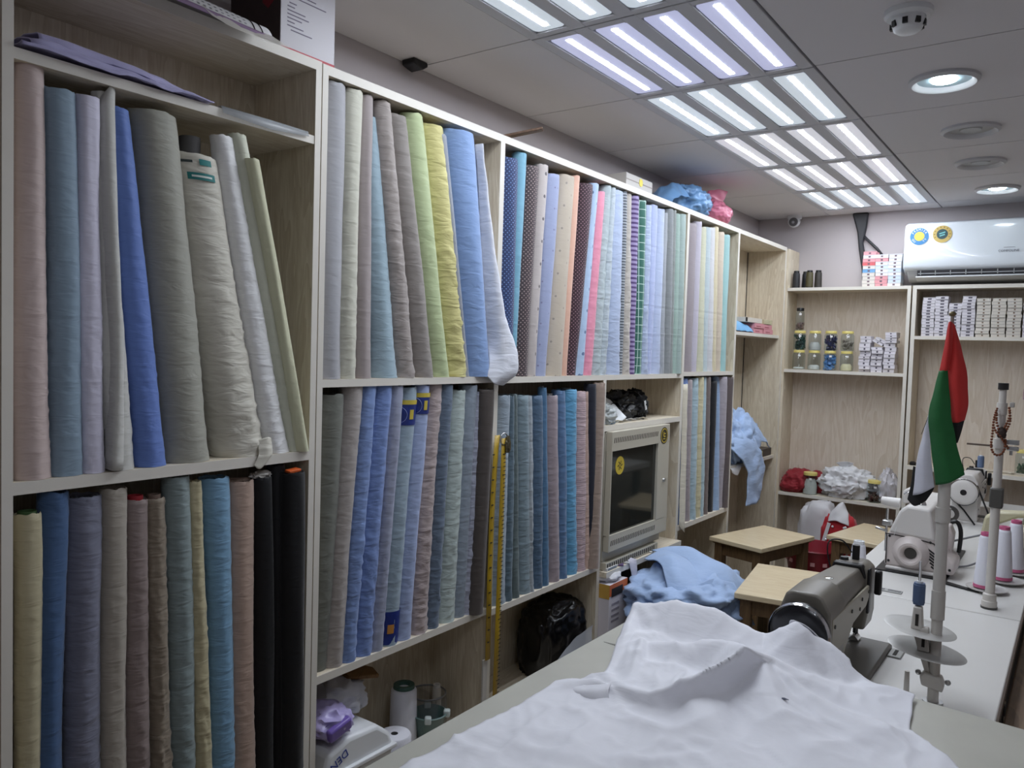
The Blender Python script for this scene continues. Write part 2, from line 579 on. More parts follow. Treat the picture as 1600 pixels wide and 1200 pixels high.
u2 = thing('shelving_unit', (XB, 3.0, 0), 'long pale wood shelving unit along the wall, full of fabric bolts', 'shelving')
def P2(name, mtl, *a, **k):
    o = panel(name, mtl, u2, *a, **k)
    o.matrix_parent_inverse = u2.matrix_basis.inverted()
    return o
ZT = 2.128
posts = [(1.246, 1.263), (1.940, 1.962), (2.626, 2.648), (3.340, 3.362), (3.982, 4.004), (4.772, 4.790)]
for a, b in posts:
    P2('side_panel', M_wood, XB, XF, a, b, 0.0, ZT if a != 2.626 else 1.369, edge='x')     # the third one ends under the middle shelf
for k_ in range(5):
    a, b = posts[k_][1], posts[k_ + 1][0]
    P2('top_board', M_woodh, XB, XF, a, b if k_ != 1 else 2.648, ZT - 0.022, ZT, edge='x')
    P2('back_panel', M_wood, XB - 0.006, XB, a - 0.008, b + 0.008, 0.0, ZT)
mids = [1.391, 1.388, 1.388, 1.395]
for k_ in range(4):
    a, b = posts[k_][1], posts[k_ + 1][0]
    P2('shelf_board', M_woodh, XB, XF, a, b if k_ != 1 else 2.648, mids[k_] - 0.019, mids[k_], edge='x')
P2('shelf_board', M_woodh, XB, XF, 1.263, 1.940, 0.648, 0.668, edge='x')
P2('shelf_board', M_woodh, XB, XF, 1.962, 2.626, 0.638, 0.658, edge='x')
P2('shelf_board', M_woodh, XB, XF, 2.648, 3.340, 1.172, 1.194, edge='x')
P2('shelf_board', M_woodh, XB, XF + 0.03, 2.648, 3.340, 0.610, 0.632, edge='x')
P2('shelf_board', M_woodh, XB, XF, 3.362, 3.982, 0.666, 0.688, edge='x')
P2('shelf_board', M_woodh, XB, XF - 0.02, 4.004, 4.772, 1.586, 1.604, edge='x')
P2('shelf_board', M_woodh, XB, XF - 0.02, 4.004, 4.772, 0.868, 0.886, edge='x')
P2('corner_gap', M_dark, XB, XB + 0.004, 4.7675, 4.7715, 0.9, ZT - 0.022)
P2('plinth_board', M_woodh, XB, XF - 0.01, 1.263, 2.626, 0.262, 0.28, edge='x')

# back shelving, left part
u3 = thing('shelving_unit', (-1.1, YB, 0), 'pale wood back shelving with jars and small white boxes', 'shelving')
def P3(name, mtl, *a, **k):
    o = panel(name, mtl, u3, *a, **k)
    o.matrix_parent_inverse = u3.matrix_basis.inverted()
    return o
XL3 = -1.462
P3('side_panel', M_wood, XL3 - 0.009, XL3 + 0.006, YS + 0.001, YB - 0.003, 0.0, 2.12)
P3('side_panel', M_wood, -0.806, -0.788, YS, YB - 0.003, 0.0, 1.888, edge='y')
P3('back_panel', wood('pale_laminate_wide', (222, 211, 197), (206, 191, 172), 'Z', scale=1.2), XL3 + 0.006, -0.835, YB - 0.014, YB - 0.004, 0.0, 1.87)
P3('shelf_board', M_woodx, XL3 + 0.006, -0.806, YS, YB - 0.014, 1.870, 1.888, edge='y')
P3('shelf_board', M_woodx, XL3 + 0.006, -0.806, YS, YB - 0.014, 1.387, 1.405, edge='y')
P3('shelf_board', M_woodx, XL3 + 0.006, -0.806, YS, YB - 0.014, 0.650, 0.668, edge='y')
P3('back_gap', M_dark, -0.834, -0.807, YB - 0.010, YB - 0.004, 0.0, 1.87)
# back shelving, right part
u4 = thing('shelving_unit', (-0.2, YB, 0), 'pale wood back shelving under the air conditioner, packed with white boxes', 'shelving')
def P4(name, mtl, *a, **k):
    o = panel(name, mtl, u4, *a, **k)
    o.matrix_parent_inverse = u4.matrix_basis.inverted()
    return o
P4('side_panel', M_wood, -0.780, -0.760, YS, YB - 0.003, 0.0, 1.888, edge='y')
P4('side_panel', M_wood, 0.40, 0.418, YS, YB - 0.003, 0.0, 1.888, edge='y')
P4('back_panel', MATS['pale_laminate_wide'], -0.760, 0.40, YB - 0.014, YB - 0.004, 0.0, 1.87)
P4('top_board', M_woodx, -0.760, 0.40, YS, YB - 0.014, 1.868, 1.888, edge='y')
P4('shelf_board', M_woodx, -0.760, 0.40, YS, YB - 0.014, 1.595, 1.613, edge='y')
P4('shelf_board', M_woodx, -0.760, 0.40, YS - 0.03, YB - 0.014, 0.885, 0.905, edge='y')

# ------------------------------------------------------------------ fabric bolts
# per bolt: look, top centre y, top z, foot centre y, top radius, foot radius, colour, wrinkling
BOLTS = {
 '1u': (1.224, [
  ('dusty pink-beige', 0.626, 1.948, 0.631, 0.0252, 0.03, -1.504, (168, 150, 145), 1),
  ('grey-blue', 0.673, 1.91, 0.688, 0.0287, 0.0287, -1.502, (110, 130, 146), 1),
  ('pale lavender', 0.719, 1.911, 0.734, 0.0205, 0.0202, -1.494, (178, 175, 192), 1),
  ('light stone grey', 0.749, 1.928, 0.787, 0.0151, 0.0265, -1.5, (165, 164, 158), 1),
  ('royal blue', 0.779, 1.907, 0.85, 0.0212, 0.0313, -1.505, (78, 105, 168), 1),
  ('khaki grey', 0.855, 1.918, 0.936, 0.049, 0.0486, -1.523, (132, 131, 120), 1),
  ('crinkled cream', 0.95, 1.855, 1.071, 0.0524, 0.06, -1.534, (172, 168, 155), 3),
  ('bright white', 1.003, 1.907, 1.152, 0.0218, 0.0311, -1.505, (222, 222, 228), 2),
  ('pale olive cream', 1.035, 1.917, 1.201, 0.0185, 0.021, -1.495, (172, 174, 155), 1),
  ('slim ivory', 1.057, 1.868, 1.208, 0.0146, 0.014, -1.473, (165, 165, 135), 0),
 ]),
 '1l': (0.47, [
  ('butter yellow', 0.623, 1.163, 0.621, 0.0221, 0.0198, -1.496, (172, 162, 128), 1),
  ('denim blue', 0.667, 1.195, 0.657, 0.0248, 0.0249, -1.499, (58, 88, 128), 1),
  ('grey-violet', 0.724, 1.18, 0.721, 0.0313, 0.0334, -1.507, (108, 110, 128), 2),
  ('warm beige', 0.776, 1.188, 0.779, 0.0246, 0.0257, -1.499, (150, 142, 130), 1),
  ('mauve brown', 0.82, 1.16, 0.831, 0.0221, 0.0248, -1.499, (128, 112, 108), 2),
  ('coffee beige', 0.857, 1.158, 0.878, 0.0187, 0.0212, -1.495, (125, 112, 95), 3),
  ('sage grey', 0.906, 1.197, 0.928, 0.0279, 0.0273, -1.502, (118, 132, 132), 2),
  ('slim straw yellow', 0.942, 1.183, 0.975, 0.0154, 0.0206, -1.494, (168, 158, 122), 2),
  ('sky blue', 0.996, 1.183, 1.026, 0.0318, 0.0282, -1.506, (104, 146, 176), 2),
  ('peach beige', 1.061, 1.169, 1.08, 0.0318, 0.0287, -1.506, (168, 142, 126), 1),
  ('black', 1.113, 1.172, 1.128, 0.0244, 0.0249, -1.499, (10, 10, 14), 0),
  ('black', 1.156, 1.194, 1.185, 0.0208, 0.0285, -1.502, (10, 10, 14), 0),
  ('black', 1.181, 1.177, 1.194, 0.0289, 0.0279, -1.475, (10, 10, 14), 0),
 ]),
 '2u': (1.391, [
  ('cool grey', 1.303, 2.1, 1.302, 0.0404, 0.0396, -1.514, (165, 165, 170), 0),
  ('cream white', 1.363, 2.1, 1.358, 0.0281, 0.0265, -1.502, (200, 198, 180), 1),
  ('mauve grey', 1.406, 2.098, 1.41, 0.0196, 0.0255, -1.499, (160, 148, 146), 0),
  ('pale aqua blue', 1.44, 2.058, 1.498, 0.0171, 0.0431, -1.517, (150, 175, 188), 1),
  ('wrinkled taupe', 1.465, 2.099, 1.57, 0.0269, 0.0327, -1.506, (158, 148, 142), 2),
  ('plain taupe', 1.522, 2.08, 1.646, 0.0318, 0.0385, -1.512, (142, 134, 128), 1),
  ('lime green', 1.581, 2.098, 1.716, 0.034, 0.0348, -1.509, (178, 192, 140), 1),
  ('lemon yellow', 1.659, 2.087, 1.794, 0.0406, 0.04, -1.514, (205, 196, 120), 3),
  ('slim silver grey', 1.685, 2.067, 1.814, 0.014, 0.014, -1.488, (150, 155, 165), 0),
  ('cornflower blue', 1.763, 2.092, 1.881, 0.0589, 0.052, -1.51, (128, 160, 210), 1),
 ]),
 '2l': (0.668, [
  ('dark khaki', 1.316, 1.353, 1.293, 0.0438, 0.0297, -1.518, (105, 107, 98), 1),
  ('light mushroom', 1.385, 1.373, 1.336, 0.0304, 0.027, -1.504, (158, 150, 145), 1),
  ('periwinkle blue', 1.433, 1.372, 1.379, 0.0225, 0.022, -1.496, (112, 138, 190), 2),
  ('deep periwinkle', 1.49, 1.371, 1.433, 0.0298, 0.0287, -1.504, (108, 134, 190), 2),
  ('lavender grey', 1.533, 1.37, 1.474, 0.0197, 0.0196, -1.493, (142, 148, 172), 1),
  ('labelled pale blue-grey', 1.587, 1.364, 1.53, 0.0295, 0.0305, -1.504, (140, 160, 175), 1),
  ('labelled light blue', 1.64, 1.368, 1.583, 0.0264, 0.0262, -1.5, (150, 166, 205), 1),
  ('blush pink', 1.695, 1.37, 1.647, 0.0273, 0.0324, -1.506, (168, 152, 150), 3),
  ('slate blue', 1.741, 1.369, 1.701, 0.026, 0.0264, -1.5, (92, 108, 128), 2),
  ('pale mint', 1.8, 1.35, 1.767, 0.0299, 0.0341, -1.508, (168, 182, 178), 2),
  ('blue-grey', 1.853, 1.365, 1.822, 0.0282, 0.0249, -1.502, (132, 144, 158), 1),
  ('crinkled lilac', 1.895, 1.345, 1.856, 0.019, 0.0174, -1.493, (158, 162, 180), 3),
  ('dark brown', 1.907, 1.351, 1.878, 0.026, 0.026, -1.475, (78, 70, 66), 0),
 ]),
 '3l': (0.658, [
  ('pale steel blue', 2.019, 1.329, 2.02, 0.0464, 0.0476, -1.521, (140, 155, 168), 2),
  ('dark teal grey', 2.054, 1.326, 2.066, 0.016, 0.0206, -1.494, (82, 104, 118), 2),
  ('grey-green', 2.072, 1.331, 2.107, 0.014, 0.0188, -1.492, (88, 104, 106), 1),
  ('light steel blue', 2.127, 1.325, 2.168, 0.034, 0.0321, -1.508, (118, 138, 148), 2),
  ('slim pale grey', 2.15, 1.323, 2.194, 0.014, 0.014, -1.488, (150, 160, 168), 2),
  ('dark slate blue', 2.205, 1.322, 2.247, 0.0297, 0.0277, -1.503, (72, 98, 124), 2),
  ('ocean blue', 2.243, 1.348, 2.288, 0.0153, 0.0201, -1.494, (70, 112, 148), 1),
  ('dusty mauve', 2.301, 1.32, 2.352, 0.0357, 0.0342, -1.509, (150, 136, 142), 1),
  ('steel blue', 2.354, 1.335, 2.404, 0.0253, 0.0261, -1.5, (78, 112, 152), 2),
  ('bright cyan blue', 2.427, 1.336, 2.474, 0.0383, 0.0347, -1.512, (80, 150, 190), 3),
  ('striped pink', 2.493, 1.329, 2.531, 0.0319, 0.0307, -1.506, (170, 146, 152), 3),
  ('slim peach', 2.534, 1.327, 2.574, 0.0173, 0.021, -1.495, (196, 165, 150), 2),
  ('navy', 2.549, 1.355, 2.595, 0.0235, 0.0225, -1.484, (32, 36, 50), 0),
  ('tan', 2.592, 1.359, 2.592, 0.026, 0.026, -1.475, (150, 130, 116), 1),
 ]),
 '3u': (1.388, [
  ('navy dotted', 2.019, 2.072, 2.019, 0.0468, 0.0467, -1.52, (40, 58, 104), 0),
  ('turquoise', 2.074, 2.1, 2.062, 0.0241, 0.0144, -1.498, (115, 175, 200), 1),
  ('brown dotted', 2.143, 2.072, 2.112, 0.0368, 0.035, -1.51, (72, 60, 64), 0),
  ('spotted beige', 2.197, 2.088, 2.161, 0.0247, 0.023, -1.498, (190, 180, 176), 0),
  ('powder blue', 2.269, 2.071, 2.224, 0.0368, 0.0321, -1.51, (155, 165, 200), 0),
  ('gold-sprigged tan', 2.365, 2.085, 2.315, 0.0493, 0.0522, -1.526, (192, 178, 158), 0),
  ('salmon peach', 2.407, 2.092, 2.361, 0.0189, 0.018, -1.493, (225, 175, 150), 0),
  ('maroon dotted', 2.491, 2.079, 2.431, 0.0416, 0.0307, -1.515, (62, 40, 50), 0),
  ('spotted sky blue', 2.544, 2.091, 2.467, 0.0227, 0.0265, -1.5, (170, 195, 225), 0),
  ('bubblegum pink', 2.591, 2.07, 2.527, 0.0251, 0.0295, -1.503, (232, 140, 165), 1),
  ('pale celadon', 2.639, 2.1, 2.587, 0.0268, 0.0301, -1.504, (172, 186, 190), 3),
  ('pale ice grey', 2.675, 2.1, 2.635, 0.0178, 0.0223, -1.496, (180, 192, 200), 3),
 ]),
 '4u': (1.388, [
  ('pale ice blue', 2.722, 2.096, 2.737, 0.06, 0.06, -1.534, (175, 190, 220), 2),
  ('slim dark striped', 2.761, 2.1, 2.773, 0.014, 0.014, -1.488, (90, 96, 104), 0),
  ('crinkled ivory', 2.809, 2.1, 2.829, 0.0214, 0.0288, -1.503, (190, 182, 172), 3),
  ('purple striped', 2.86, 2.1, 2.889, 0.0314, 0.0241, -1.505, (160, 145, 190), 0),
  ('green checked', 2.927, 2.093, 2.938, 0.0332, 0.0297, -1.507, (48, 110, 95), 0),
  ('silky pale blue', 2.98, 2.083, 2.986, 0.0238, 0.0271, -1.501, (175, 190, 220), 3),
  ('periwinkle white', 3.032, 2.091, 3.04, 0.0278, 0.0217, -1.502, (180, 192, 230), 1),
  ('soft blue', 3.108, 2.088, 3.105, 0.0366, 0.041, -1.515, (182, 195, 225), 1),
  ('slim grey', 3.141, 2.076, 3.153, 0.0159, 0.0207, -1.494, (160, 165, 172), 1),
  ('pewter grey', 3.189, 2.099, 3.212, 0.0315, 0.031, -1.505, (135, 140, 142), 1),
  ('slim ash grey', 3.22, 2.099, 3.241, 0.014, 0.014, -1.488, (140, 146, 144), 1),
  ('pale green', 3.266, 2.089, 3.287, 0.0244, 0.0242, -1.498, (160, 185, 175), 1),
  ('mint grey', 3.289, 2.093, 3.308, 0.0271, 0.0251, -1.487, (158, 178, 172), 1),
 ]),
 '5u': (1.395, [
  ('dark mauve', 3.444, 2.073, 3.442, 0.06, 0.06, -1.534, (150, 140, 145), 0),
  ('pale lilac', 3.503, 2.092, 3.501, 0.0265, 0.0265, -1.5, (188, 182, 196), 0),
  ('pale yellow-green', 3.579, 2.078, 3.583, 0.0319, 0.0411, -1.515, (198, 198, 170), 1),
  ('ice blue', 3.611, 2.081, 3.638, 0.0262, 0.0245, -1.5, (185, 200, 205), 1),
  ('chalk white', 3.673, 2.088, 3.697, 0.0295, 0.0324, -1.506, (205, 205, 208), 1),
  ('primrose', 3.713, 2.096, 3.745, 0.0209, 0.0235, -1.497, (212, 200, 165), 1),
  ('pale sand', 3.789, 2.082, 3.826, 0.0411, 0.0331, -1.515, (205, 190, 170), 1),
  ('seafoam', 3.863, 2.078, 3.878, 0.0368, 0.0353, -1.51, (150, 195, 195), 0),
 ]),
 '5l': (0.688, [
  ('cornflower edge', 3.421, 1.365, 3.425, 0.0555, 0.06, -1.534, (110, 140, 200), 1),
  ('pinkish grey', 3.471, 1.357, 3.506, 0.0384, 0.0336, -1.512, (160, 148, 150), 1),
  ('pale aqua', 3.541, 1.364, 3.564, 0.0347, 0.0356, -1.509, (160, 185, 195), 2),
  ('pale yellow', 3.603, 1.369, 3.628, 0.0313, 0.028, -1.505, (200, 190, 150), 2),
  ('slim aqua', 3.647, 1.368, 3.665, 0.0162, 0.0213, -1.495, (165, 190, 200), 1),
  ('dark taupe', 3.69, 1.368, 3.721, 0.029, 0.0273, -1.503, (115, 102, 98), 1),
  ('black-blue', 3.776, 1.346, 3.8, 0.0422, 0.0349, -1.516, (26, 28, 34), 0),
  ('light blue', 3.856, 1.366, 3.867, 0.0231, 0.0405, -1.514, (140, 168, 205), 1),
  ('lilac grey', 3.889, 1.366, 3.943, 0.0471, 0.0302, -1.512, (165, 158, 168), 1),
  ('slim white', 3.949, 1.357, 3.955, 0.0187, 0.0183, -1.49, (190, 190, 190), 1),
  ('dark mauve brown', 3.952, 1.364, 3.956, 0.0214, 0.0171, -1.478, (95, 84, 84), 0),
 ]),
}

BAY = {
 '1u': ('below the printed paper roll', 'bolts on the shelf under the cubby'),
 '1l': ('on the bottom shelf with the black bolts', 'bolts on the bottom shelf with the black ones'),
 '2u': ('on the shelf with the lime and lemon bolts', 'bolts on the shelf with lime and lemon fabric'),
 '2l': ('on the shelf left of the yellow tape', 'bolts on the shelf beside the yellow tape'),
 '3l': ('on the shelf above the black bag', 'bolts on the shelf above the black bag'),
 '3u': ('on the shelf of dotted prints', 'bolts on the shelf of dotted prints'),
 '4u': ('on the shelf above the glass-door cabinet', 'bolts on the shelf above the cabinet'),
 '5u': ('on the pastel shelf below the pink bag', 'bolts on the pastel shelf'),
 '5l': ('on the narrow shelf near the stool', 'bolts on the narrow shelf near the stool'),
}
PAT = {
 'navy dotted': ('dots', 105, 0.2, (112, 140, 188)), 'brown dotted': ('dots', 105, 0.22, (165, 145, 140)), 'maroon dotted': ('dots', 105, 0.2, (160, 125, 135)),
 'spotted beige': ('dots', 19, 0.11, (96, 90, 94)), 'spotted sky blue': ('dots', 18, 0.11, (95, 115, 150)), 'powder blue': ('dots', 20, 0.06, (130, 130, 160)),
 'gold-sprigged tan': ('dots', 18, 0.07, (150, 140, 132)), 'slim dark striped': ('stripes', 90, 0.4, (170, 175, 180)), 'purple striped': ('stripes', 55, 0.45, (82, 60, 110)),
 'green checked': ('grid', 30, 0.08, (190, 215, 205)), 'striped pink': ('stripes', 130, 0.35, (205, 180, 182)),
}
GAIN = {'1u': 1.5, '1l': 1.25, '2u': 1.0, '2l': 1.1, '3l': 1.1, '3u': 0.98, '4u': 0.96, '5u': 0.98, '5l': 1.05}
AMP = [0.0006, 0.0019, 0.0036, 0.0056]
def bolt_mesh(name, rt, rb, L, dy, wr, seed, nseg, nring, material):
    rnd = random.Random(seed)
    vs, fs, uvs = [], [], []
    th0 = rnd.uniform(0.6, 2.4)                 # where the outer layer ends
    slope = rnd.uniform(-0.5, 0.5)
    sv = Vector((seed * 1.37, seed * 2.11, 0))
    amp = AMP[wr]
    fz = rnd.uniform(30, 44)
    bowy = rnd.uniform(-0.004, 0.004)
    for j in range(nring + 1):
        s = j / nring
        z = L * s
        rr = rb + (rt - rb) * s
        # slightly slumped at the foot
        rr *= 1 + 0.05 * math.exp(-s * 14) - 0.03 * math.exp(-(1 - s) * 40)
        wgt = 0.35 + 0.65 * (1 - s) ** 1.1
        for i in range(nseg):
            t = 2 * pi * i / nseg
            layer = 0.0016 * (((t - th0) % (2 * pi)) / (2 * pi))
            q = Vector((cos(t) * 0.9, sin(t) * 0.9, z * fz + slope * 4 * sin(t))) + sv
            h = noise.noise(q)
            m_ = noise.noise(Vector((cos(t) * 1.6, sin(t) * 1.6, z * 7)) + sv * 2)
            cr = (max(0.0, 1 - abs(h) * 2.6) ** 1.5) * (0.35 + 1.3 * max(0, m_ + 0.25))
            lo = noise.noise(Vector((cos(t) * 1.3, sin(t) * 1.3, z * 5)) + sv)
            r = rr + layer + amp * wgt * cr + 0.0022 * lo
            vs.append((r * cos(t), r * sin(t) + dy * s + bowy * sin(pi * s), z))
            uvs.append((rr * t, z))
    for j in range(nring):
        for i in range(nseg):
            fs.append((j * nseg + i, j * nseg + (i + 1) % nseg, (j + 1) * nseg + (i + 1) % nseg, (j + 1) * nseg + i))
    nside = len(fs)
    # rolled end on top: layers stepping in and out down to a hollow core
    prev = nring * nseg
    lv = [(0.955, 0.0015), (0.90, -0.002), (0.80, -0.001), (0.72, -0.004), (0.6, -0.002), (0.5, -0.005), (0.40, -0.003), (0.36, -0.02)]
    for f_, dz in lv:
        o = len(vs)
        for i in range(nseg):
            t = 2 * pi * i / nseg
            h = noise.noise(Vector((cos(t) * 2, sin(t) * 2, f_ * 5)) + sv) * 0.004
            vs.append((rt * f_ * cos(t), rt * f_ * sin(t) + dy, L + dz + h * (f_ > 0.38)))
            uvs.append((rt * t, L))
        for i in range(nseg):
            fs.append((prev + i, prev + (i + 1) % nseg, o + (i + 1) % nseg, o + i))
        prev = o
    fs.append(tuple(prev + i for i in range(nseg)))
    fs.append(tuple(range(nseg - 1, -1, -1)))
    me = bpy.data.meshes.new(name)
    me.from_pydata(vs, [], fs)
    ul = me.uv_layers.new(name='UVMap')
    buf = []
    for p in me.polygons:
        wrap = len(p.vertices) == 4 and max(uvs[k][0] for k in p.vertices) - min(uvs[k][0] for k in p.vertices) > 0.08 and p.index < nside
        for k in p.vertices:
            u, v = uvs[k]
            if wrap and k % nseg == 0:
                u = 2 * pi * (rb + (rt - rb) * v / L)
            buf += [u, v]
    ul.data.foreach_set('uv', buf)
    me.polygons.foreach_set('use_smooth', [True] * len(me.polygons))
    me.set_sharp_from_angle(angle=radians(60))
    me.materials.append(material)
    return me
BO = {}
M_core = mat('cardboard_core', (120, 100, 80), 0.9)
sd_ = 3
for bay, (zs, rows) in BOLTS.items():
    near = bay[0] in '12'
    where, grp = BAY[bay]
    for i, (de, yt, zt, yb, rt, rb, xc, rgb, wr) in enumerate(rows):
        sd_ += 1
        p = PAT.get(de)
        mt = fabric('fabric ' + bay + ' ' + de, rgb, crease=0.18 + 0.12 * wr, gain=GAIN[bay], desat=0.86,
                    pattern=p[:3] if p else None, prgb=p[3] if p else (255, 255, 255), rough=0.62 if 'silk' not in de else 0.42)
        rt *= 0.97; rb *= 0.97
        me = bolt_mesh('fabric_bolt', rt, rb, zt - zs - 0.001, yt - yb, wr, sd_, 40 if near else 26, 90 if near else 44, mt)
        o = bpy.data.objects.new('fabric_bolt', me)
        C.objects.link(o)
        o.location = (xc, yb, zs + 0.0005)
        lab = f'{de} fabric bolt {where}'
        tag(o, lab, 'fabric bolt', grp)
        BO[(bay, de)] = BO[(bay, i)] = (o, rt, rb, zt - zs, yt - yb)
def on_bolt(bay, de, z0, z1, name, material, a0=-2.2, a1=1.2, off=0.003, n=24):
    """a printed wrapper band hugging a bolt between two heights"""
    o, rt, rb, L, dy = BO[(bay, de)]
    g_ = []
    for k in range(5):
        z = z0 + (z1 - z0) * k / 4
        s = z / L
        r = rb + (rt - rb) * s + off
        g_.append([(r * cos(a0 + (a1 - a0) * i / n), r * sin(a0 + (a1 - a0) * i / n) + dy * s, z) for i in range(n + 1)])
    return MB().grid(g_).build(name, material, o, smooth=60)
def core(bay, de, h=0.012, rr=0.5, rgb=None, name='core_tube'):
    o, rt, rb, L, dy = BO[(bay, de)]
    m_ = M_core if rgb is None else mat('core_%d_%d_%d' % rgb, rgb, 0.7)
    return MB().lathe([(rt * rr * 0.85, -0.01), (rt * rr * 0.85, h), (rt * rr, h), (rt * rr, -0.01)], (0, dy, L), 20).build(name, m_, o, smooth=50)
# printed wrappers on the two labelled bolts
M_lab = mat('label_navy', (30, 48, 120), 0.4, mottle=0.5, mscale=60)
M_laby = mat('label_gold', (196, 176, 70), 0.5)
M_labw = mat('label_linework', (150, 165, 215), 0.5)
for de, za, zb in (('labelled pale blue-grey', 0.594, 0.650), ('labelled light blue', 0.622, 0.668)):
    on_bolt('2l', de, za, zb, 'wrapper_band', M_lab)
    on_bolt('2l', de, zb, zb + 0.012, 'wrapper_edge', M_laby, off=0.0034)
    o, rt, rb, L, dy = BO[('2l', de)]
    mid = (za + zb) / 2
    r = rb + (rt - rb) * mid / L + 0.004
    arc = [(r * cos(-1.3 + 0.75 * cos(a)), r * sin(-1.3 + 0.75 * cos(a)) + dy * mid / L, mid + 0.022 * sin(a)) for a in [i * 2 * pi / 28 for i in range(28)]]
    MB().tube(arc, 0.0006, 5, closed=True).build('printed_oval', M_labw, o)
    on_bolt('2l', de, mid - 0.012, mid + 0.014, 'printed_emblem', M_laby, a0=-0.32, a1=0.08, off=0.004, n=8)
on_bolt('2l', 'labelled pale blue-grey', 0.004, 0.092, 'wrapper_band', M_lab)
on_bolt('2l', 'labelled pale blue-grey', 0.034, 0.058, 'printed_emblem', mat('label_orange', (190, 130, 60), 0.5), a0=-0.75, a1=-0.2, off=0.0042, n=8)
on_bolt('2l', 'labelled pale blue-grey', 0.25, 0.43, 'cardboard_strip', mat('cardboard_strip', (150, 118, 62), 0.8), a0=-1.75, a1=-1.35, off=0.003, n=4)
core('1u', 'crinkled cream', 0.042, 0.42, (78, 76, 76))
core('1l', 'mauve brown', 0.008, 0.7, (150, 28, 38))
core('1l', 'coffee beige', 0.008, 0.7, (120, 100, 88))
core('1l', 'butter yellow', 0.004, 0.7, (60, 90, 50))
core('2u', 'wrinkled taupe', 0.016, 0.62, (150, 140, 134))
for d_ in ('ocean blue', 'dusty mauve', 'bright cyan blue'):
    core('3l', d_, 0.006, 0.5, (110, 110, 110))
# printed selvage on the crinkled cream bolt
M_selv = mat('selvage_teal', (30, 120, 118), 0.6)
oc, rt, rb, L, dy = BO[('1u', 'crinkled cream')]
on_bolt('1u', 'crinkled cream', L - 0.022, L - 0.010, 'selvage_print', M_selv, a0=-0.25, a1=0.25, off=0.003)
on_bolt('1u', 'crinkled cream', L - 0.052, L - 0.038, 'selvage_print', M_selv, a0=-0.75, a1=0.3, off=0.0045)
on_bolt('1u', 'crinkled cream', L - 0.047, L - 0.043, 'selvage_lettering', mat('selvage_letter', (220, 226, 220), 0.7), a0=-0.6, a1=0.15, off=0.0052)
on_bolt('1u', 'crinkled cream', L - 0.019, L - 0.014, 'selvage_lettering', mat('selvage_ink', (60, 70, 70), 0.7), a0=-1.5, a1=-0.5, off=0.0038)
on_bolt('1u', 'pale olive cream', L - 0.055, L - 0.012 + 0.0, 'paper_tag', mat('paper_tag', (196, 190, 160), 0.8), a0=0.0, a1=0.5, off=0.004, n=5)
# loose ends of cloth
def flap(bay, de, name, ctrl, material=None, amp=0.002, seed=1.0, k=7):
    o = BO[(bay, de)][0]
    Lx, Ly, Lz = o.location
    m_ = material or o.data.materials[0]
    rows = [[(x - Lx, y - Ly, z - Lz) for x, y, z in r] for r in ctrl]
    return sheet(rows, k, amp, 30, seed).build(name, m_, o, smooth=180, solid=0.0015)
M_wht = fabric('white_lining', (214, 216, 224), crease=0.35, gain=1.0)
flap('2u', 'cornflower blue', 'loose_end', [
    [(-1.50, 1.852, 2.080), (-1.475, 1.856, 2.082), (-1.49, 1.866, 2.08), (-1.53, 1.87, 2.08)],
    [(-1.50, 1.885, 1.85), (-1.468, 1.893, 1.85), (-1.478, 1.91, 1.85), (-1.53, 1.912, 1.85)],
    [(-1.50, 1.91, 1.62), (-1.452, 1.925, 1.62), (-1.455, 1.955, 1.60), (-1.53, 1.955, 1.62)],
    [(-1.49, 1.925, 1.50), (-1.44, 1.935, 1.50), (-1.425, 1.985, 1.49), (-1.462, 2.005, 1.49)],
    [(-1.46, 1.90, 1.43), (-1.425, 1.93, 1.41), (-1.415, 1.985, 1.41), (-1.455, 2.002, 1.43)],
    [(-1.463, 1.885, 1.400), (-1.440, 1.90, 1.372), (-1.440, 1.95, 1.366), (-1.462, 1.975, 1.39)]], M_wht, 0.003, 2.2)
flap('1u', 'light stone grey', 'loose_end', [
    [(-1.50, 0.735, 1.90), (-1.478, 0.748, 1.93), (-1.485, 0.765, 1.955), (-1.51, 0.77, 1.94)],
    [(-1.50, 0.742, 1.70), (-1.470, 0.752, 1.70), (-1.472, 0.768, 1.70), (-1.51, 0.78, 1.70)],
    [(-1.50, 0.757, 1.45), (-1.466, 0.764, 1.45), (-1.468, 0.778, 1.45), (-1.50, 0.79, 1.45)],
    [(-1.49, 0.757, 1.23), (-1.462, 0.760, 1.228), (-1.466, 0.778, 1.228), (-1.49, 0.785, 1.23)]], None, 0.002, 5.0)
flap('1u', 'crinkled cream', 'loose_end', [
    [(-1.474, 1.085, 1.26), (-1.466, 1.105, 1.265), (-1.474, 1.12, 1.262)],
    [(-1.466, 1.082, 1.228), (-1.458, 1.10, 1.225), (-1.466, 1.118, 1.228)],
    [(-1.466, 1.07, 1.205), (-1.460, 1.082, 1.197), (-1.466, 1.108, 1.214)]], None, 0.001, 7.0)
flap('5l', 'cornflower edge', 'loose_end', [
    [(-1.475, 3.372, 1.34), (-1.46, 3.385, 1.34), (-1.472, 3.40, 1.34)],
    [(-1.472, 3.372, 1.0), (-1.452, 3.385, 1.0), (-1.466, 3.40, 1.0)],
    [(-1.468, 3.372, 0.69), (-1.448, 3.39, 0.66), (-1.462, 3.41, 0.68)]], fabric('ivory_lining', (215, 208, 190), crease=0.3), 0.003, 9.0)
ob, rt, rb, L, dy = BO[('1l', 10)]
ob['label'] = 'black fabric bolt with a tuft of white paper on top'
crumple((0, dy, L - 0.004), (0.036, 0.05, 0.016), 5, 0.4, 3, sub=3).build('paper_tuft', mat('tuft_paper', (200, 196, 190), 0.8), ob, smooth=40)
